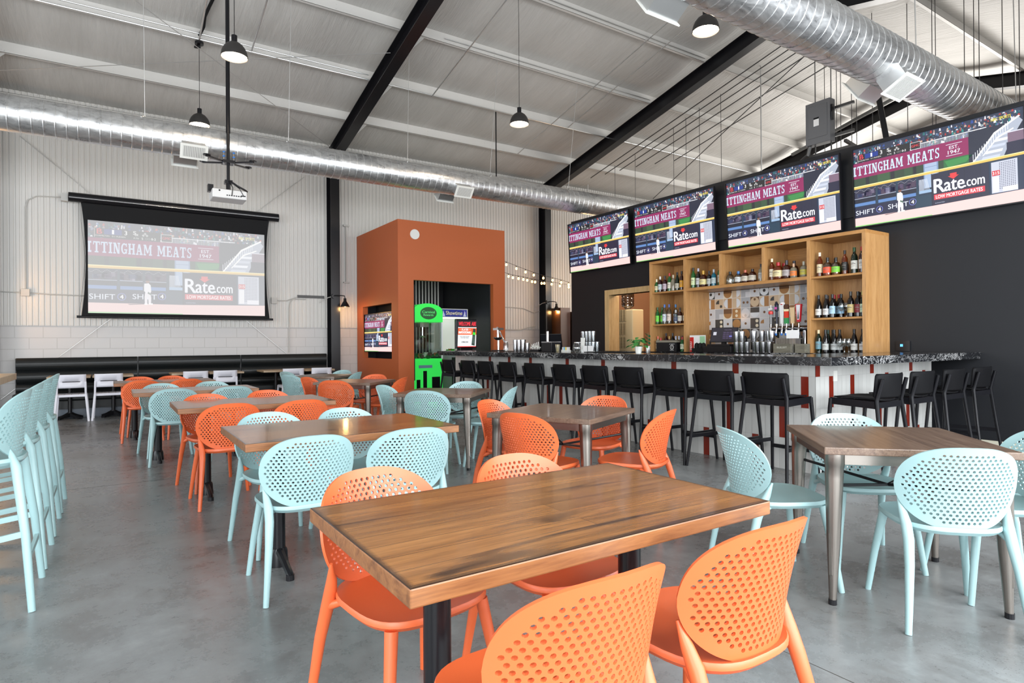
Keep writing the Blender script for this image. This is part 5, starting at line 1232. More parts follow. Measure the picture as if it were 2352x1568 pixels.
def bottle(x, y, z, shape, gc, cap, lab, label, group, sc=1.0, rz=0, liquid=None):
    key = (shape, gc, cap, lab, liquid)
    e = empty('bottle', label, 'bottle', (x, y, z+.0005), rz, group); e.scale = (sc, sc, sc)
    if key not in bcache:
        prof, H, (l0, l1) = SHP[shape]; R0 = prof[2][0]
        m = MB(); m.lathe([(.001, 0)]+prof+[(.001, H)], 20); a = m.mesh('glass_body', gmat(gc), 45)
        m = MB(); r = prof[-1][0]+.0015; m.lathe([(r+.0005, H-.045), (r+.001, H+.004), (.001, H+.004)], 14); b = m.mesh('cap', smat(cap, .35), 45)
        c = None
        if lab:
            m = MB(); n = 18; Rl = R0+.0008
            for i in range(n):
                a0 = PI*.55+PI*.95*i/n-.0; a1 = PI*.55+PI*.95*(i+1)/n
                m.quad((Rl*math.cos(a0), Rl*math.sin(a0), l0), (Rl*math.cos(a1), Rl*math.sin(a1), l0), (Rl*math.cos(a1), Rl*math.sin(a1), l1), (Rl*math.cos(a0), Rl*math.sin(a0), l1))
            m.cur = 1; Rl += .0006
            for zz, hh, s0, s1 in ((.74, .05, .38, .62), (.56, .09, .30, .70), (.34, .035, .36, .64)):
                for i in range(n):
                    t = (i+.5)/n
                    if s0 < t < s1:
                        a0 = PI*.55+PI*.95*i/n; a1 = PI*.55+PI*.95*(i+1)/n; za = l0+(l1-l0)*zz; zb_ = za+(l1-l0)*hh
                        m.quad((Rl*math.cos(a0), Rl*math.sin(a0), za), (Rl*math.cos(a1), Rl*math.sin(a1), za), (Rl*math.cos(a1), Rl*math.sin(a1), zb_), (Rl*math.cos(a0), Rl*math.sin(a0), zb_))
            c = m.mesh('label_paper', [smat(lab, .5), smat('77706A')], 60)
        d = None
        if liquid:
            m = MB(); q = [(r*.88, z) for r, z in prof if z <= H*.45]; m.lathe([(.001, .006)]+q+[(q[-1][0], H*.45), (.001, H*.45)], 16); d = m.mesh('liquid', mat('liquid_'+liquid, rgb(liquid), .1), 45)
        bcache[key] = (a, b, c, d)
    for nm, me in zip(('glass_body', 'cap', 'paper_label', 'liquid'), bcache[key]):
        if me: o = bpy.data.objects.new(nm, me); COL.objects.link(o); o.parent = e
    return e
def brow(z, items, place_, group):
    for i, it in enumerate(items):
        y, shape, gc, cap, lab, desc = it[:6]; x = it[6] if len(it) > 6 else 7.865; sc = it[7] if len(it) > 7 else 1.0; lq = it[8] if len(it) > 8 else None
        bottle(x, y, z, shape, gc, cap, lab, '%s, %s %s' % (desc, ordn(i), place_), group, sc, liquid=lq)
Z1, Z2, Z3, ZM = 2.0975, 1.5505, 1.0905, 2.1105
brow(Z1, [(7.44-.05, 'short', 'green', 'E8E0C0', 'D8D0A8', 'small green bottle with cream label and cap'), (7.31, 'spirit', 'maroon', 'E4E0D8', 'B8C8CC', 'dark red liqueur bottle with pale blue label'), (7.205, 'spirit', 'maroon', '1A1A28', 'B8A8B4', 'dark red bottle with black cap and mauve label'), (7.10, 'wine', 'green', 'B8182A', 'D8D4C4', 'green bottle with red cap and cream label'),
          (7.02, 'spirit', 'silver', 'C8C0A8', None, 'slim silver liqueur bottle with pale cap'), (6.935, 'burg', 'dgreen', '15161A', 'B8B4A4', 'dark green bottle with grey label'), (6.84, 'tall', 'brown', '1A1414', 'D89A20', 'dark bottle with yellow label')], 'from left, top left shelf', 'bottles on the top left shelf')
brow(ZM, [(6.60, 'tall', 'green', '1C1C14', 'C8D8A8', 'green bottle with black pourer', 7.865, 1.05), (6.50, 'wine', 'black', 'B0B0C0', 'C4C8CC', 'black bottle with silver cap and grey label', 7.865, 1.02), (6.40, 'flask', 'brown', 'C89A30', 'D8CC90', 'brown bottle with gold neck and cream label', 7.865, 1.2), (6.29, 'spirit', 'black', '18181C', 'B0B4B0', 'black bottle with diamond shaped grey label', 7.865, .93),
          (6.20, 'spirit', 'teal', 'B8C4CC', 'B8CCD0', 'teal blue gin bottle', 7.865, .98), (6.085, 'tall', 'green', '20201C', 'B8BCB0', 'green bottle beside the first oak divider', 7.865, 1.03)], 'from left, left cubby', 'bottles in the oak cubbies')
brow(ZM, [(5.90, 'squat', 'clear', '20201C', None, 'squat clear bottle with black pourer and lime twist', 7.865, 1.1), (5.755, 'squat', 'clear', '3A78B8', 'D0D4D4', 'squat clear bottle with blue neck and round white label', 7.865, 1.05), (5.635, 'squat', 'brown', 'C86A50', 'C8C0B0', 'squat dark bottle with coral neck and round label', 7.865, 1.08), (5.515, 'squat', 'brown', '281818', 'C8C0B0', 'squat dark bottle with black neck and round label', 7.865, 1.1), (5.375, 'spirit', 'silver', '20202A', 'B0B4B4', 'clear grey bottle beside the second oak divider', 7.865, .95)], 'from left, middle cubby', 'bottles in the oak cubbies')
brow(ZM, [(5.19, 'tall', 'amber', 'E8DCC0', 'E4DECC', 'amber bottle with tall cream label and neck', 7.85, .98), (5.085, 'squat', 'amber', 'B01020', 'D8C898', 'squat amber bottle with red wax cap', 7.84, 1.35), (5.09, 'squat', 'amber', 'B01020', 'D8C898', 'amber bottle with red wax cap behind its twin', 7.99, 1.35), (4.965, 'flask', 'brown', '30303A', 'A8A0A0', 'dark whisky flask with steel stopper', 7.85, 1.18), (4.94, 'flask', 'brown', '30303A', None, 'dark whisky flask with steel stopper in the back', 7.99, 1.18), (4.855, 'flask', 'silver', 'C8A080', 'E07A30', 'flask bottle with orange label', 7.84, .92), (4.79, 'flask', 'clear', 'B88060', None, 'clear flask with copper stopper', 7.98, .92), (4.715, 'flask', 'silver', 'B0B0A0', 'B8B040', 'flask bottle with olive label', 7.85, .98)], 'from left, right cubby', 'bottles in the oak cubbies')
brow(Z1, [(4.50, 'tall', 'amber', 'E8DCC8', 'D8CCA8', 'tall amber whisky bottle with cream label', 7.865, 1.02), (4.395, 'flask', 'clear', '181818', 'E8502A', 'clear whiskey bottle with orange label', 7.865, 1.1, 'A8481C'), (4.36, 'flask', 'clear', '181818', None, 'clear whiskey bottle at the back', 7.99, 1.08, 'A8481C'), (4.285, 'flask', 'clear', '181818', '7AC83A', 'clear whiskey bottle with green label', 7.865, 1.05, '94501C'), (4.24, 'flask', 'clear', '181818', None, 'clear whiskey bottle behind the green label one', 7.99, 1.05, 'A8481C'), (4.17, 'tall', 'amber', '1A1414', '1C1A18', 'square amber bottle with slanted black label', 7.865, .98), (4.05, 'wine', 'dgreen', '184A24', 'D8D8D0', 'dark green whisky bottle with white label', 7.865, 1.08), (3.955, 'tall', 'maroon', 'B81828', 'D8D8D4', 'dark bottle with red cap and white label', 7.865, 1.04)], 'from left, top right shelf', 'bottles on the top right shelf')
brow(Z2, [(4.52, 'burg', 'wine', '141416', 'D8D8D4', 'black wine bottle with white label'), (4.475, 'burg', 'wine', '141416', 'D8D8D4', 'black wine bottle tucked behind', 8.0), (4.42, 'burg', 'wine', '101012', 'D4D4D4', 'black wine bottle with crest label'), (4.395, 'wine', 'wine', 'B01828', None, 'black wine bottle with red cap at the back', 8.02), (4.335, 'wine', 'wine', '141416', 'A8CCE4', 'black wine bottle with sky blue label'), (4.31, 'wine', 'wine', 'B01828', '9CC4E0', 'black wine bottle with red cap and blue label', 7.98), (4.255, 'wine', 'wine', '141416', '9CC4E0', 'black wine bottle with narrow blue label', 7.93)], 'from left, middle right shelf', 'wine bottles on the middle right shelf')
brow(Z2, [(4.10, 'wine', 'wine', '30302C', 'C8B478', 'wine bottle with gold ornament label', 7.865, 1.06), (4.06, 'wine', 'wine', '202020', None, 'unlabelled dark wine bottle', 8.0, 1.04), (4.01, 'wine', 'wine', '141416', '7A1824', 'wine bottle with maroon label', 7.865, 1.04), (3.985, 'wine', 'wine', '202020', None, 'dark wine bottle at the back', 8.02, 1.02), (3.945, 'wine', 'dgreen', 'A8C878', 'C8DCC0', 'green wine bottle with pale green cap', 7.865, 1.05)], 'after the glasses, middle right shelf', 'wine bottles on the middle right shelf')
brow(Z3, [(4.525, 'wine', 'dgreen', 'D8C8A0', '6A98A8', 'wine bottle with teal label and cork'), (4.47, 'burg', 'dgreen', '143A2C', None, 'dark green bottle behind', 8.0), (4.43, 'burg', 'wine', '141416', 'C8CCC8', 'black wine bottle with grey label'), (4.40, 'burg', 'wine', '141416', 'C8CCC8', 'black wine bottle with grey label, set back', 7.99), (4.345, 'burg', 'wine', '141416', 'C4C8C8', 'black wine bottle', 7.92), (4.29, 'burg', 'wine', '141416', 'C4C8C8', 'black wine bottle next to the glasses', 7.95)], 'from left, lowest right shelf', 'wine bottles on the lowest right shelf')
brow(Z3, [(4.06, 'burg', 'wine', '141416', 'D8D8D4', 'black wine bottle with white label'), (4.02, 'burg', 'wine', '141416', None, 'black wine bottle at the back', 8.0), (3.955, 'burg', 'wine', '101012', 'D4D4D4', 'black wine bottle with crest label')], 'after the glasses, lowest right shelf', 'wine bottles on the lowest right shelf')
brow(Z2, [(7.375, 'tall', 'green', '14502A', '6AD040', 'green bottle with lime and yellow label', 7.865, .93), (7.30, 'tall', 'green', '14502A', '6AD040', 'second green bottle with lime and yellow label', 7.90, .93), (7.215, 'tall', 'clear', '3A6AB0', 'C8D0DC', 'clear vodka bottle with blue cap', 7.865, 1.06), (7.115, 'tall', 'clear', '4A5A9A', 'D8C8BC', 'clear bottle with blue cap and pink label', 7.865, 1.05), (7.03, 'tall', 'clear', '3A78B0', 'A8B8C8', 'clear bottle with blue cap', 7.93, 1.04), (6.965, 'short', 'clear', 'C8C8C8', '3A4A6A', 'short clear bottle with dark label', 7.86, 1.0), (6.885, 'spirit', 'brown', '28201C', 'D0CCC0', 'dark rum bottle with white label', 7.87, .97), (6.80, 'spirit', 'brown', '28201C', 'D0CCC0', 'dark rum bottle at the panel', 7.90, .97)], 'from left, middle left shelf', 'bottles on the middle left shelf')
brow(Z3, [(7.37, 'spirit', 'silver', 'D86A50', 'D8C8A8', 'tequila bottle with coral cap', 7.865, .95), (7.31, 'short', 'clear', 'B02828', 'D8D8C8', 'clear bottle with red cap', 7.87, 1.0), (6.83, 'spirit', 'green', 'B02828', 'D8E0C8', 'pale green bottle with red cap', 7.86, .9), (6.78, 'short', 'clear', 'C8C0A0', 'C8D8B8', 'small bottle at the oak panel', 7.87, 1.0)], 'from left, lowest left shelf', 'bottles on the lowest left shelf')
# wine glasses
wg = empty('wine_glass', 'x', 'glass', (0, 0, 0), 0, '')
gl = glass_mat('wine_glass_clear', (.93, .95, .95), (.30, .34, .35), .10)
m = MB(); m.lathe([(.032, 0), (.030, .004), (.004, .008), (.0035, .075), (.02, .09), (.036, .12), (.037, .15), (.030, .185)], 18); m.build('glass_bowl', gl, wg, smooth=60)
GP = []
for k, (x, y) in enumerate(((7.86, 4.215), (7.94, 4.20), (7.87, 4.155), (7.96, 4.15), (8.02, 4.18))): GP.append((x, y, Z2, 'wine glass standing between the bottles on the middle right shelf, %s one' % ordn(k), 'wine glasses on the middle right shelf'))
for k, (x, y) in enumerate(((7.85, 4.235), (7.85, 4.18), (7.85, 4.125), (7.93, 4.215), (7.93, 4.16), (7.93, 4.11), (8.01, 4.19), (8.01, 4.13))): GP.append((x, y, Z3, 'wine glass on the lowest right shelf, %s counting from the front left' % ordn(k), 'wine glasses on the lowest right shelf'))
for k, (x, y, z, l, g) in enumerate(GP):
    if k == 0: wg.location = (x, y, z); wg['label'] = l; wg['group'] = g
    else: dup(wg, (x, y, z), 0, l, g)
# bottle caddy on the back counter
def simple(name, m, ms, lab, cat, group=None, smooth=None, bevel=0): return tag(m.build(name, ms, None, smooth, bevel), lab, cat, group)
e = empty('bar_caddy', 'black bar caddy with a crest, on the back counter in the left oak unit', 'caddy', (7.85, 7.12, 1.0905))
m = MB(); m.box(-.06, .1, -.22, .22, 0, .15); m.cur = 1; m.box(-.064, .104, -.224, .224, .15, .185); m.build('tray_box', [blackm, smat('8C8678')], e, bevel=.002)
p = Pic(1, 1, .0006); p.circ(.5, .52, .30, rgb('D8D8D8')); p.k = 1; p.circ(.5, .52, .22, rgb('101010')); p.k = 2; p.text('7', .42, .38, .26, rgb('E0E0E0'), .16, .03); p.text('JIM BEAM', .1, .08, .14, rgb('D8D8D8'), .8, .03); p.rect(.2, .88, .8, .93, rgb('D8D8D8'))
p.obj('crest', print_mat, frameM((-.0655, -.06, .01), (0, -1, 0), (0, 0, 1)) @ Matrix.Diagonal((.14, .13, 1, 1)), e)
for k, (y, c) in enumerate(((7.29, '20202A'), (7.22, 'C89A50'), (7.145, '303038'), (7.075, 'B8C0D8'), (7.005, 'C8D0E0'), (6.94, '202028'))):
    bottle(7.98, y, Z3, 'tall' if k in (0, 2) else 'spirit', ['maroon', 'amber', 'black', 'clear', 'blueclear', 'black'][k], c, 'C8C4BC', 'bottle standing behind the black caddy, %s from the left' % ordn(k), 'bottles behind the black caddy', .95 if k not in (0, 2) else .98)
# menu, napkins, POS
e = empty('menu_stand', 'white menu card with a red side panel propped on the back counter', 'menu', (7.72, 6.46, 1.0905))
m = MB(); m.box(.0, .006, -.21, .10, 0, .26); m.build('card', paper, e)
m = MB(); m.box(-.004, -.0005, .02, .095, 0, .23); m.build('red_panel', red, e)
m = MB(); m.box(-.003, -.0005, -.20, -.10, .13, .245); m.build('green_picture', smat('9AC8A0'), e)
p = Pic(.23, .07, .0004); p.text('MENU', .02, .02, .03, rgb('F0F0F0'), .13, .02)
p.obj('red_panel_print', print_mat, frameM((-.0045, .036, .01), (0, 0, 1), (0, 1, 0)), e)
m = MB(); m.box(7.60, 7.80, 6.20, 6.42, 1.0905, 1.15)
simple('napkin_box', m, blackmatte, 'low black box holding rolled black napkins beside the menu card', 'box', bevel=.003)
for k in range(3): m = MB(); m.lathe([(.001, .085), (.03, .07), (.038, .03), (.036, 0)], 12); o = simple('napkin_roll', m, blackmatte, 'rolled black napkin on the black box, %s one from the left' % ('right', 'middle', 'left')[k], 'napkin', 'rolled napkins', smooth=60); o.location = (7.66, 6.24+.065*k, 1.1505)
e = empty('cash_register', 'touchscreen cash register on a black drawer in front of the tiled backsplash', 'cash register', (7.72, 5.93, 1.0905))
m = MB(); m.box(-.16, .2, -.26, .24, 0, .09); m.box(-.12, .16, -.2, .2, .09, .12); m.build('cash_drawer', blackm, e, bevel=.004)
M = Matrix.Translation((-.02, -.02, .15)) @ Matrix.Rotation(math.radians(18), 4, 'Z') @ Matrix.Rotation(math.radians(22), 4, 'Y')
m = MB(); m.box(-.012, .012, -.20, .20, 0, .235, M); m.build('monitor', blackm, e, bevel=.003)
m = MB(); m.box(.0, .05, -.03, .03, .10, .2); m.build('stand', blackm, e)
p = Pic(16, 10, .0005); p.rect(0, 0, 16, 10, rgb('1C1424')); p.k = 1; p.rect(1.2, 3, 3.2, 5.4, rgb('D8D8E4'))
for i in range(3):
    for j in range(4): p.rect(7.5+i*2.0, 3+j*1.4, 9.2+i*2.0, 4.0+j*1.4, rgb('4A3C5C') if (i, j) != (2, 2) else rgb('8080D8'))
p.text('WELCOME', 8, 1.3, .6, rgb('8A7A9A'), 4.5)
p.obj('display', attr_mat('dim_screen', .9, .2), M @ frameM((-.0125, .19, .008), (0, -1, 0), (0, 0, 1)) @ Matrix.Diagonal((.38/16, .22/10, 1, 1)), e)
# stacks of tins
def tin(name, x, y, z, r0, r1, h, lab, group, mt=steel):
    e = empty(name, lab, 'cup', (x, y, z), 0, group)
    m = MB(); m.lathe([(.001, .002), (r0*.98, .002), (r0, .006), (r1, h), (r1*.95, h), (r0*.9, .012), (.001, .012)], 20); m.build('cup_body', mt, e, smooth=50); return e
tp = tin('shaker_tin', 7.60, 5.56, Z3, .036, .045, .15, 'x', '')
SP = []
ys = [5.60, 5.525, 5.45]
rowA = [(7.60, 5.60, 0), (7.60, 5.515, 0), (7.60, 5.43, 0), (7.60, 5.60, 1), (7.60, 5.515, 1), (7.66, 5.34, 0), (7.60, 5.26, 0), (7.60, 5.17, 0), (7.60, 5.08, 0), (7.70, 5.30, 0), (7.70, 5.20, 0), (7.70, 5.12, 0), (7.71, 5.26, 1), (7.71, 5.16, 1), (7.66, 5.36, 1), (7.66, 5.08, 1), (7.58, 5.345, 0)]
cnt = 0
for k, (x, y, lv) in enumerate(rowA[:-1]):
    z = Z3+lv*.152; lab = 'steel shaker tin by the register, %s, %s' % (('bottom level', 'stacked on top')[lv], '%s of the cluster' % (ordn(k) if k < 13 else '%dth' % (k+1)))
    if k == 0: tp.location = (x, y, z); tp['label'] = lab; tp['group'] = 'shaker tins on the back counter'
    else: dup(tp, (x, y, z), 0, lab, 'shaker tins on the back counter')
m = MB(); m.lathe([(.02, 0), (.02, .1), (.035, .16), (.035, .2), (.02, .24)], 14, (7.82, 5.62, Z3)); simple('dark_flask', m, blackm, 'tall dark flask behind the shaker tins', 'flask', smooth=50)
# napkin holder and card
e = empty('napkin_holder', 'grey wooden napkin box with a stamped word beneath the beer taps', 'box', (7.62, 4.86, Z3))
gw = wood('weathered_wood', rgb('6E6A5E'), rgb('8A8676'), rgb('4A463C'), .6, 0, 'Y')
m = MB(); m.box(-.06, .10, -.13, .13, 0, .125); m.build('box', gw, e, bevel=.003)
m = MB()
for k in range(9): m.box(-.045, .08, -.11+k*.024, -.094+k*.024, .125, .195)
m.build('napkins', smat('787068'), e)
p = Pic(1, .3, .0003); p.text('BULLEIT', .1, .08, .12, rgb('C8C8BC'), .8, .03); p.obj('stamped_word', print_mat, frameM((-.0615, .09, .045), (0, -1, 0), (0, 0, 1)) @ Matrix.Diagonal((.18, .18, 1, 1)), e)
m = MB(); m.box(7.60, 7.72, 4.56, 4.70, Z3, Z3+.12); simple('stone_box', m, gw, 'short weathered box right of the napkin box', 'box', bevel=.002)
m = MB(); m.box(7.57, 7.573, 4.62, 4.80, 1.285, 1.395); m.cur = 1; m.box(7.574, 7.578, 4.707, 4.713, 1.10, 1.29); m.box(7.56, 7.62, 4.67, 4.75, Z3, 1.096); simple('card_sign', m, [paper, steel], 'blank white card on a thin stand in front of the beer taps', 'sign')
# tap tower
e = empty('beer_tap_tower', 'steel beer tap rail with six tap handles in front of the patterned tiles', 'beer taps', (7.90, 4.98, Z3))
m = MB(); m.tube([(0, -.33, .33), (0, .26, .33)], .042, 20); m.tube([(0, .24, .0), (0, .24, .33)], .035, 16); m.tube([(0, -.25, 0), (0, -.25, .33)], .035, 16); m.build('tap_rail', mat('dark_chrome', (.35, .35, .36), .18, 1), e, smooth=45)
ty = [.21, .12, .035, -.03, -.12, -.21]
HN = ['red_round', 'dark', 'white', 'red_green', 'pale_wood', 'white_red']
for k, y in enumerate(ty):
    m = MB(); m.tube([(-.04, y, .34), (-.09, y, .34), (-.10, y, .30), (-.105, y, .255)], [.014, .016, .013, .010], 10); m.tube([(-.085, y, .34), (-.085, y, .40)], .008, 8); f = m.build('faucet', chrome, e, smooth=50)
    m = MB(); m.lathe([(.001, 0), (.014, .004), (.016, .02), (.012, .034), (.001, .036)], 12, (-.105, y, .235)); m.build('faucet_cap', mat('blue_plastic', rgb('1F6FC4'), .4), f, smooth=50)
for k, y in enumerate(ty):
    m = MB(); b = .40
    if k == 0:
        m.tube([(-.085, y, b), (-.085, y, b+.14)], .012, 8)
        for i in range(5): m.tube([(-.085, y, b+.01+i*.028), (-.085, y, b+.024+i*.028)], .017, 10)
        m.cur = 1; m.lathe([(.001, 0), (.03, .01), (.034, .03), (.03, .05), (.001, .06)], 14, (-.085, y, b+.13)); m.cur = 2; m.box(-.10, -.07, y-.03, y+.03, b+.20, b+.225); m.tube([(-.085, y, b+.22), (-.085, y, b+.27)], .01, 8)
        ms = [smat('8A8A8C'), smat('C83A34'), smat('D8D4CC')]
    elif k == 1:
        m.tube([(-.085, y, b), (-.085, y, b+.17)], .017, 10); m.lathe([(.012, .16), (.026, .20), (.024, .25), (.03, .27), (.01, .30)], 10, (-.085, y, b)); m.cur = 1; m.tube([(-.112, y, b+.22), (-.10, y, b+.22)], .018, 12); ms = [smat('14182A'), smat('C84A9A')]
    elif k == 2:
        m.add([(-.10, y-.018, b), (-.07, y-.018, b), (-.07, y+.018, b), (-.10, y+.018, b), (-.10, y-.034, b+.29), (-.07, y-.034, b+.29), (-.07, y+.034, b+.27), (-.10, y+.034, b+.27)], [(0, 3, 2, 1), (4, 5, 6, 7), (0, 1, 5, 4), (1, 2, 6, 5), (2, 3, 7, 6), (3, 0, 4, 7)]); m.lathe([(.034, 0), (.030, .02), (.001, .03)], 14, (-.085, y, b+.275)); m.cur = 1; m.tube([(-.104, y, b+.28), (-.10, y, b+.28)], .018, 12); ms = [smat('D8D8D8'), smat('C02A28')]
    elif k == 3:
        m.box(-.10, -.07, y-.028, y+.028, b, b+.08); m.cur = 1; m.box(-.10, -.07, y-.028, y+.028, b+.08, b+.19); m.cur = 2; m.box(-.102, -.068, y-.033, y+.033, b+.17, b+.20); m.cur = 3; m.tube([(-.102, y, b+.235), (-.068, y, b+.235)], .035, 18); ms = [smat('2F8A50'), smat('D0341E'), smat('E4D8B0'), smat('4A2A18')]
    elif k == 4:
        m.add([(-.10, y-.02, b), (-.07, y-.02, b), (-.07, y+.02, b), (-.10, y+.02, b), (-.10, y-.034, b+.22), (-.07, y-.034, b+.22), (-.07, y+.034, b+.22), (-.10, y+.034, b+.22)], [(0, 3, 2, 1), (4, 5, 6, 7), (0, 1, 5, 4), (1, 2, 6, 5), (2, 3, 7, 6), (3, 0, 4, 7)]); ms = [smat('CDB088')]
    else:
        m.add([(-.10, y-.022, b+.02), (-.07, y-.022, b+.02), (-.07, y+.022, b+.02), (-.10, y+.022, b+.02), (-.10, y-.045, b+.26), (-.07, y-.045, b+.26), (-.07, y+.045, b+.26), (-.10, y+.045, b+.26)], [(0, 3, 2, 1), (4, 5, 6, 7), (0, 1, 5, 4), (1, 2, 6, 5), (2, 3, 7, 6), (3, 0, 4, 7)]); m.cur = 1
        m.add([(-.102, y-.016, b+.05), (-.102, y+.016, b+.05), (-.102, y+.03, b+.25), (-.102, y-.03, b+.25)], [(0, 1, 2, 3)]); m.cur = 2; m.add([(-.103, y-.012, b+.06), (-.103, y+.012, b+.06), (-.103, y, b+.19)], [(0, 1, 2)]); ms = [smat('B81E2A'), smat('D8D8DC'), smat('202024')]
    m.build('tap_handle', ms, e, smooth=40)
# ---------------------------------------------------------------- things along the bar top
ZT = 1.1075
e = empty('citrus_juicer', 'chrome lever citrus juicer at the far end of the bar', 'juicer', (5.72, 9.12, ZT))
m = MB(); m.box(-.09, .09, -.09, .09, 0, .02); m.build('base', blackm, e, bevel=.005)
m = MB(); m.tube([(.05, .07, .02), (.05, .07, .40)], .020, 12); m.box(-.05, .07, -.07, .09, .37, .41); m.lathe([(.001, .19), (.05, .20), (.085, .23), (.087, .245), (.04, .24)], 18, (0, 0, 0)); m.tube([(0, 0, .24), (0, 0, .40)], .022, 12); m.build('press_column', chrome, e, smooth=45)
m = MB(); m.tube([(0, .03, .42), (-.01, -.03, .40), (0, -.09, .30), (0, -.18, .20)], [.014, .014, .012, .012], 10); m.tube([(0, -.16, .215), (0, -.21, .165)], .016, 10); m.build('lever', chrome, e, smooth=45)
e = empty('glass_jar', 'clear glass jar beside the juicer', 'jar', (5.72, 8.87, ZT))
m = MB(); m.lathe([(.04, 0), (.042, .01), (.042, .13), (.034, .15), (.036, .17)], 18); m.build('jar_body', gl, e, smooth=50)
for k, (y, h, r) in enumerate(((8.57, .20, .042), (8.455, .20, .042), (8.34, .20, .042), (8.215, .15, .034))):
    x = 5.72
    if k < 3: dup(tp, (x, y, ZT), 0, 'tall steel shaker tin on the bar top, %s from the juicer' % ordn(k), 'shaker tins on the bar top'); bpy.context.view_layer.update()
    else: tin('shaker_tin', x, y, ZT, .030, .036, .14, 'short steel tin on the bar top, right of the three tall ones', 'shaker tins on the bar top')
for o in list(COL.objects):
    if o.get('group') == 'shaker tins on the bar top' and abs(o.location.y-8.215) > .01: o.scale = (1, 1, 1.3)
m = MB(); m.box(5.45, 5.85, 7.75, 9.0, ZT, ZT+.006); simple('bar_mat', m, blackmatte, 'long black rubber mat at the far end of the bar top', 'mat')
e = empty('tool_rack', 'black rack of bar tools on the bar top, left of the small register', 'rack', (5.74, 7.95, ZT+.0065))
m = MB(); m.box(-.08, .08, -.12, .12, 0, .03); m.build('tray', blackm, e)
for k in range(5):
    m = MB(); m.tube([(-.04, -.09+k*.045, .03), (-.05, -.08+k*.045, .15-.01*k)], .007, 8); m.box(-.07, -.02, -.105+k*.045, -.07+k*.045, .05+.02*(k % 2), .07+.02*(k % 2)); m.build('bar_tool', white_m, e)
e = empty('condiment_organizer', 'black drink garnish organizer with steel rim on the bar top', 'organizer', (5.74, 7.60, ZT))
m = MB(); m.box(-.09, .09, -.13, .13, 0, .15); m.build('case', blackm, e, bevel=.004)
m = MB(); m.box(-.092, .092, -.132, .132, .145, .16); m.tube([(0, .09, .16), (0, .09, .32)], .022, 12); m.build('steel_insert', steel, e)
e = empty('register_monitor', 'black back of a tilted register monitor behind the bar top', 'monitor', (6.15, 8.12, ZT))
M = Matrix.Rotation(math.radians(35), 4, 'Z') @ Matrix.Rotation(math.radians(-18), 4, 'Y')
m = MB(); m.box(-.012, .012, -.19, .17, .04, .30, M); m.build('monitor', blackm, e, bevel=.004)
m = MB(); m.box(-.06, .08, -.08, .08, -.10, .03); m.box(-.02, .02, -.03, .03, 0, .12); m.box(-.14, .14, -.2, .2, -.12, -.10); m.build('stand', blackm, e)
m = MB(); m.box(5.98, 6.5, 7.6, 8.6, .0, .985); simple('under_counter_fridge', m, blackm, 'dark service station cabinet behind the bar top', 'cabinet')
e = empty('garnish_cup', 'clear cup stuffed with wooden picks on the bar top', 'cup', (5.62, 7.28, ZT))
m = MB(); m.lathe([(.028, 0), (.03, .004), (.038, .10)], 16); m.build('cup_body', gl, e, smooth=50)
R = random.Random(2)
for k in range(14): m = MB(); a = R.uniform(0, 6.28); m.tube([(.012*math.cos(a), .012*math.sin(a), .006), (.033*math.cos(a), .033*math.sin(a), .115)], .003, 5); m.build('pick', smat('C8B890'), e)
e = empty('sugar_caddy', 'small caddy of white, yellow and blue sugar packets on the bar top', 'caddy', (5.70, 7.20, ZT))
m = MB(); m.box(-.03, .03, -.10, .06, 0, .03); m.build('tray', white_m, e)
for i, c in enumerate(('D8D8D8', 'E8D060', '7AB8E0', 'D8D8D8')):
    m = MB(); m.box(-.02, .02, -.09+i*.036, -.06+i*.036, .02, .075); m.build('packet', smat(c), e)
e = empty('ice_pitcher', 'round glass pitcher on the bar top, left of the drinking glasses', 'pitcher', (5.74, 6.96, ZT))
m = MB(); m.lathe([(.05, 0), (.07, .03), (.072, .08), (.05, .13), (.052, .15)], 20); m.build('pitcher_body', gl, e, smooth=50)
gt = empty('drinking_glass', 'x', 'glass', (0, 0, 0), 0, '')
m = MB(); m.lathe([(.001, .003), (.028, .003), (.030, .006), (.036, .15), (.034, .15), (.028, .012), (.001, .012)], 16); m.build('glass_body', glass_mat('drinking_glass', (.88, .90, .91), (.25, .28, .30), .16), gt, smooth=50)
k = 0
for lv in (0, 1):
    for y in (6.90, 6.825, 6.75, 6.675):
        for x in (5.80, 5.875):
            if lv and x > 5.85: continue
            lab = 'clear drinking glass in the cluster on the bar, %s, %s from left' % (('lower level', 'upper level')[lv], ordn(int((6.90-y)/.075+.5)))+(', back row' if x > 5.85 else '')
            if k == 0: gt.location = (x, y, ZT); gt['label'] = lab; gt['group'] = 'drinking glasses on the bar top'
            else: dup(gt, (x, y, ZT+lv*.152), 0, lab, 'drinking glasses on the bar top')
            k += 1
e = empty('straw_holder', 'white straws standing in front of the stacked drinking glasses', 'straws', (5.70, 6.80, ZT))
for k in range(9): m = MB(); m.tube([(.0, -.03+k*.007, .005), (.01, -.045+k*.011, .21)], .004, 6); m.build('straw', white_m, e)
m = MB(); m.lathe([(.03, 0), (.034, .10)], 14); m.build('holder', gl, e)
for y, w, l in ((6.72, .045, 'small white printed card on the bar top by the straws'), (6.60, .055, 'white folded sign on the bar top right of the straws')):
    e = empty('bar_card', l, 'sign', (5.68, y, ZT)); m = MB(); m.box(0, .004, -w, w, 0, .095); m.box(.03, .034, -w, w, 0, .02); m.build('card', paper, e)
e = empty('glass_rinser_mat', 'x', 'mat', (5.72, 6.2, ZT))
m = MB(); m.box(-.12, .12, -.35, .45, 0, .01)
for k in range(14): m.box(-.1, .1, -.33+k*.055, -.31+k*.055, .01, .014)
m.build('rubber_mat', blackmatte, e); e['label'] = 'ribbed black bar mat on the bar top left of the potted plant'; e.name = 'ribbed_bar_mat'
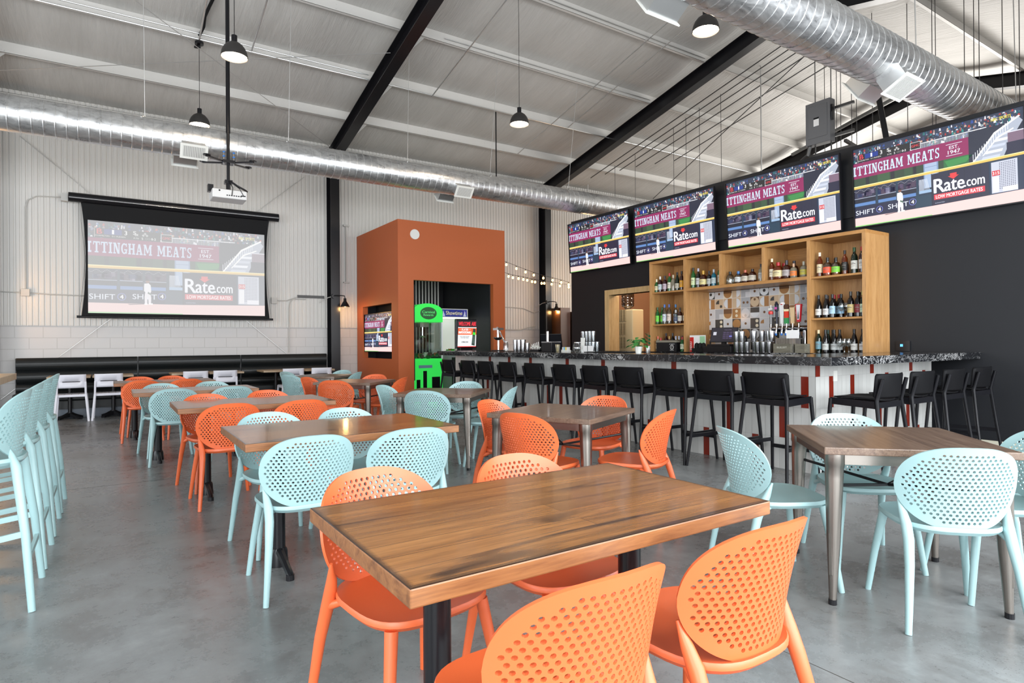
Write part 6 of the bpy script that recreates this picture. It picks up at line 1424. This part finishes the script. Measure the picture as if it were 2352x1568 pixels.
# potted plant
e = empty('potted_plant', 'small green leafy plant in a white faceted pot on the bar top', 'plant', (5.62, 5.60, ZT))
m = MB(); m.lathe([(.001, 0), (.035, 0), (.052, .085), (.047, .085), (.044, .07)], 8); m.build('pot', white_m, e)
m = MB(); m.disc((0, 0, .072), .045, 12); m.build('soil', smat('2A1C14'), e)
m = MB(); m2_ = MB(); R = random.Random(9)
for k in range(26):
    a = R.uniform(0, 6.28); rr = R.uniform(.03, .17); h = R.uniform(.13, .235)-rr*.35; c, s_ = math.cos(a), math.sin(a)
    if s_ > 0: rr *= .8
    p0 = Vector((0, 0, .07)); p1 = Vector((c*rr*.5, s_*rr*.5, h*.8+.03)); p2 = Vector((c*rr, s_*rr, h)); m2_.tube([p0, p1, p2], .002, 5)
    d = Vector((c, s_, -.25)).normalized(); n_ = Vector((-s_, c, 0)); L = R.uniform(.05, .085); w = L*.42
    pts = [p2, p2+d*L*.3+n_*w, p2+d*L*.75+n_*w*.7-Vector((0, 0, .006)), p2+d*L-Vector((0, 0, .014)), p2+d*L*.75-n_*w*.7-Vector((0, 0, .006)), p2+d*L*.3-n_*w]
    mid = p2+d*L*.5+Vector((0, 0, .008)); m.add(pts+[mid], [(i, (i+1) % 6, 6) for i in range(6)])
lf = mat('leaf_green', rgb('2F7A34'), .45); m.build('leaf', lf, e, smooth=80)['kind'] = 'stuff'; m2_.build('stem', smat('4A7A3A'), e)
e = empty('bud_vase', 'clear glass with a trailing green sprig right of the potted plant', 'vase', (5.66, 5.47, ZT))
m = MB(); m.lathe([(.024, 0), (.026, .005), (.026, .09)], 14); m.build('vase_body', gl, e, smooth=50)
m = MB()
for k in range(7):
    z = .10+.022*k; s_ = (-1)**k; p = Vector((0, .005*s_, z)); q2 = Vector((-.01, .045*s_, z+.02)); m.add([p, p+Vector((-.02, .02*s_, .02)), q2, p+Vector((.015, .02*s_, -.012))], [(0, 1, 2, 3)])
m.tube([(0, 0, .01), (.0, 0, .26)], .002, 5); m.build('sprig', smat('17603A'), e)
# water dispenser in the room behind the hatch
e = empty('water_dispenser', 'tall cream cabinet with vent grilles under a clear water bottle, seen through the hatch', 'water dispenser', (9.0, 9.38, 0))
cm = mat('dispenser_cream', rgb('DCCBA4'), .4)
m = MB(); m.box(0, .32, -.25, .25, 0, 1.93); m.build('cabinet', cm, e, bevel=.015)
for z in (1.12, 1.41, 1.69):
    m = MB(); m.box(-.004, 0, -.06, .2, z, z+.24); m.cur = 1
    for i in range(10): m.box(-.007, -.004, -.06, .2, z+.01+i*.024, z+.018+i*.024)
    for i in range(4): m.box(-.008, -.004, -.055+i*.082, -.045+i*.082, z, z+.24)
    m.build('vent_grille', [smat('8A7A5C'), cm], e)
m = MB(); m.lathe([(.05, 0), (.07, .04), (.13, .08), (.135, .14), (.125, .16), (.135, .18), (.135, .24), (.125, .26), (.135, .28), (.13, .38), (.001, .40)], 24, (.16, .05, 1.93)); m.build('water_bottle', glass_mat('smoky_bottle', (.55, .55, .55), (.12, .13, .15), .12), e, smooth=50)
# amber wooden door frame in the back room
m = MB(); m.box(11.3, 11.5, 8.02, 8.14, 0, 2.3); m.box(11.3, 11.5, 8.14, 10.1, 2.2, 2.35); simple('door_frame', m, pineo, 'amber wooden door frame inside the room behind the hatch', 'door frame')
m = MB(); m.box(10.55, 11.3, 7.86, 7.90, 0, 2.25); simple('open_door', m, pineo, 'amber wooden door standing open behind the hatch', 'door')

# drop empty group markers
for o in COL.objects:
    if 'group' in o.keys() and not o['group']: del o['group']
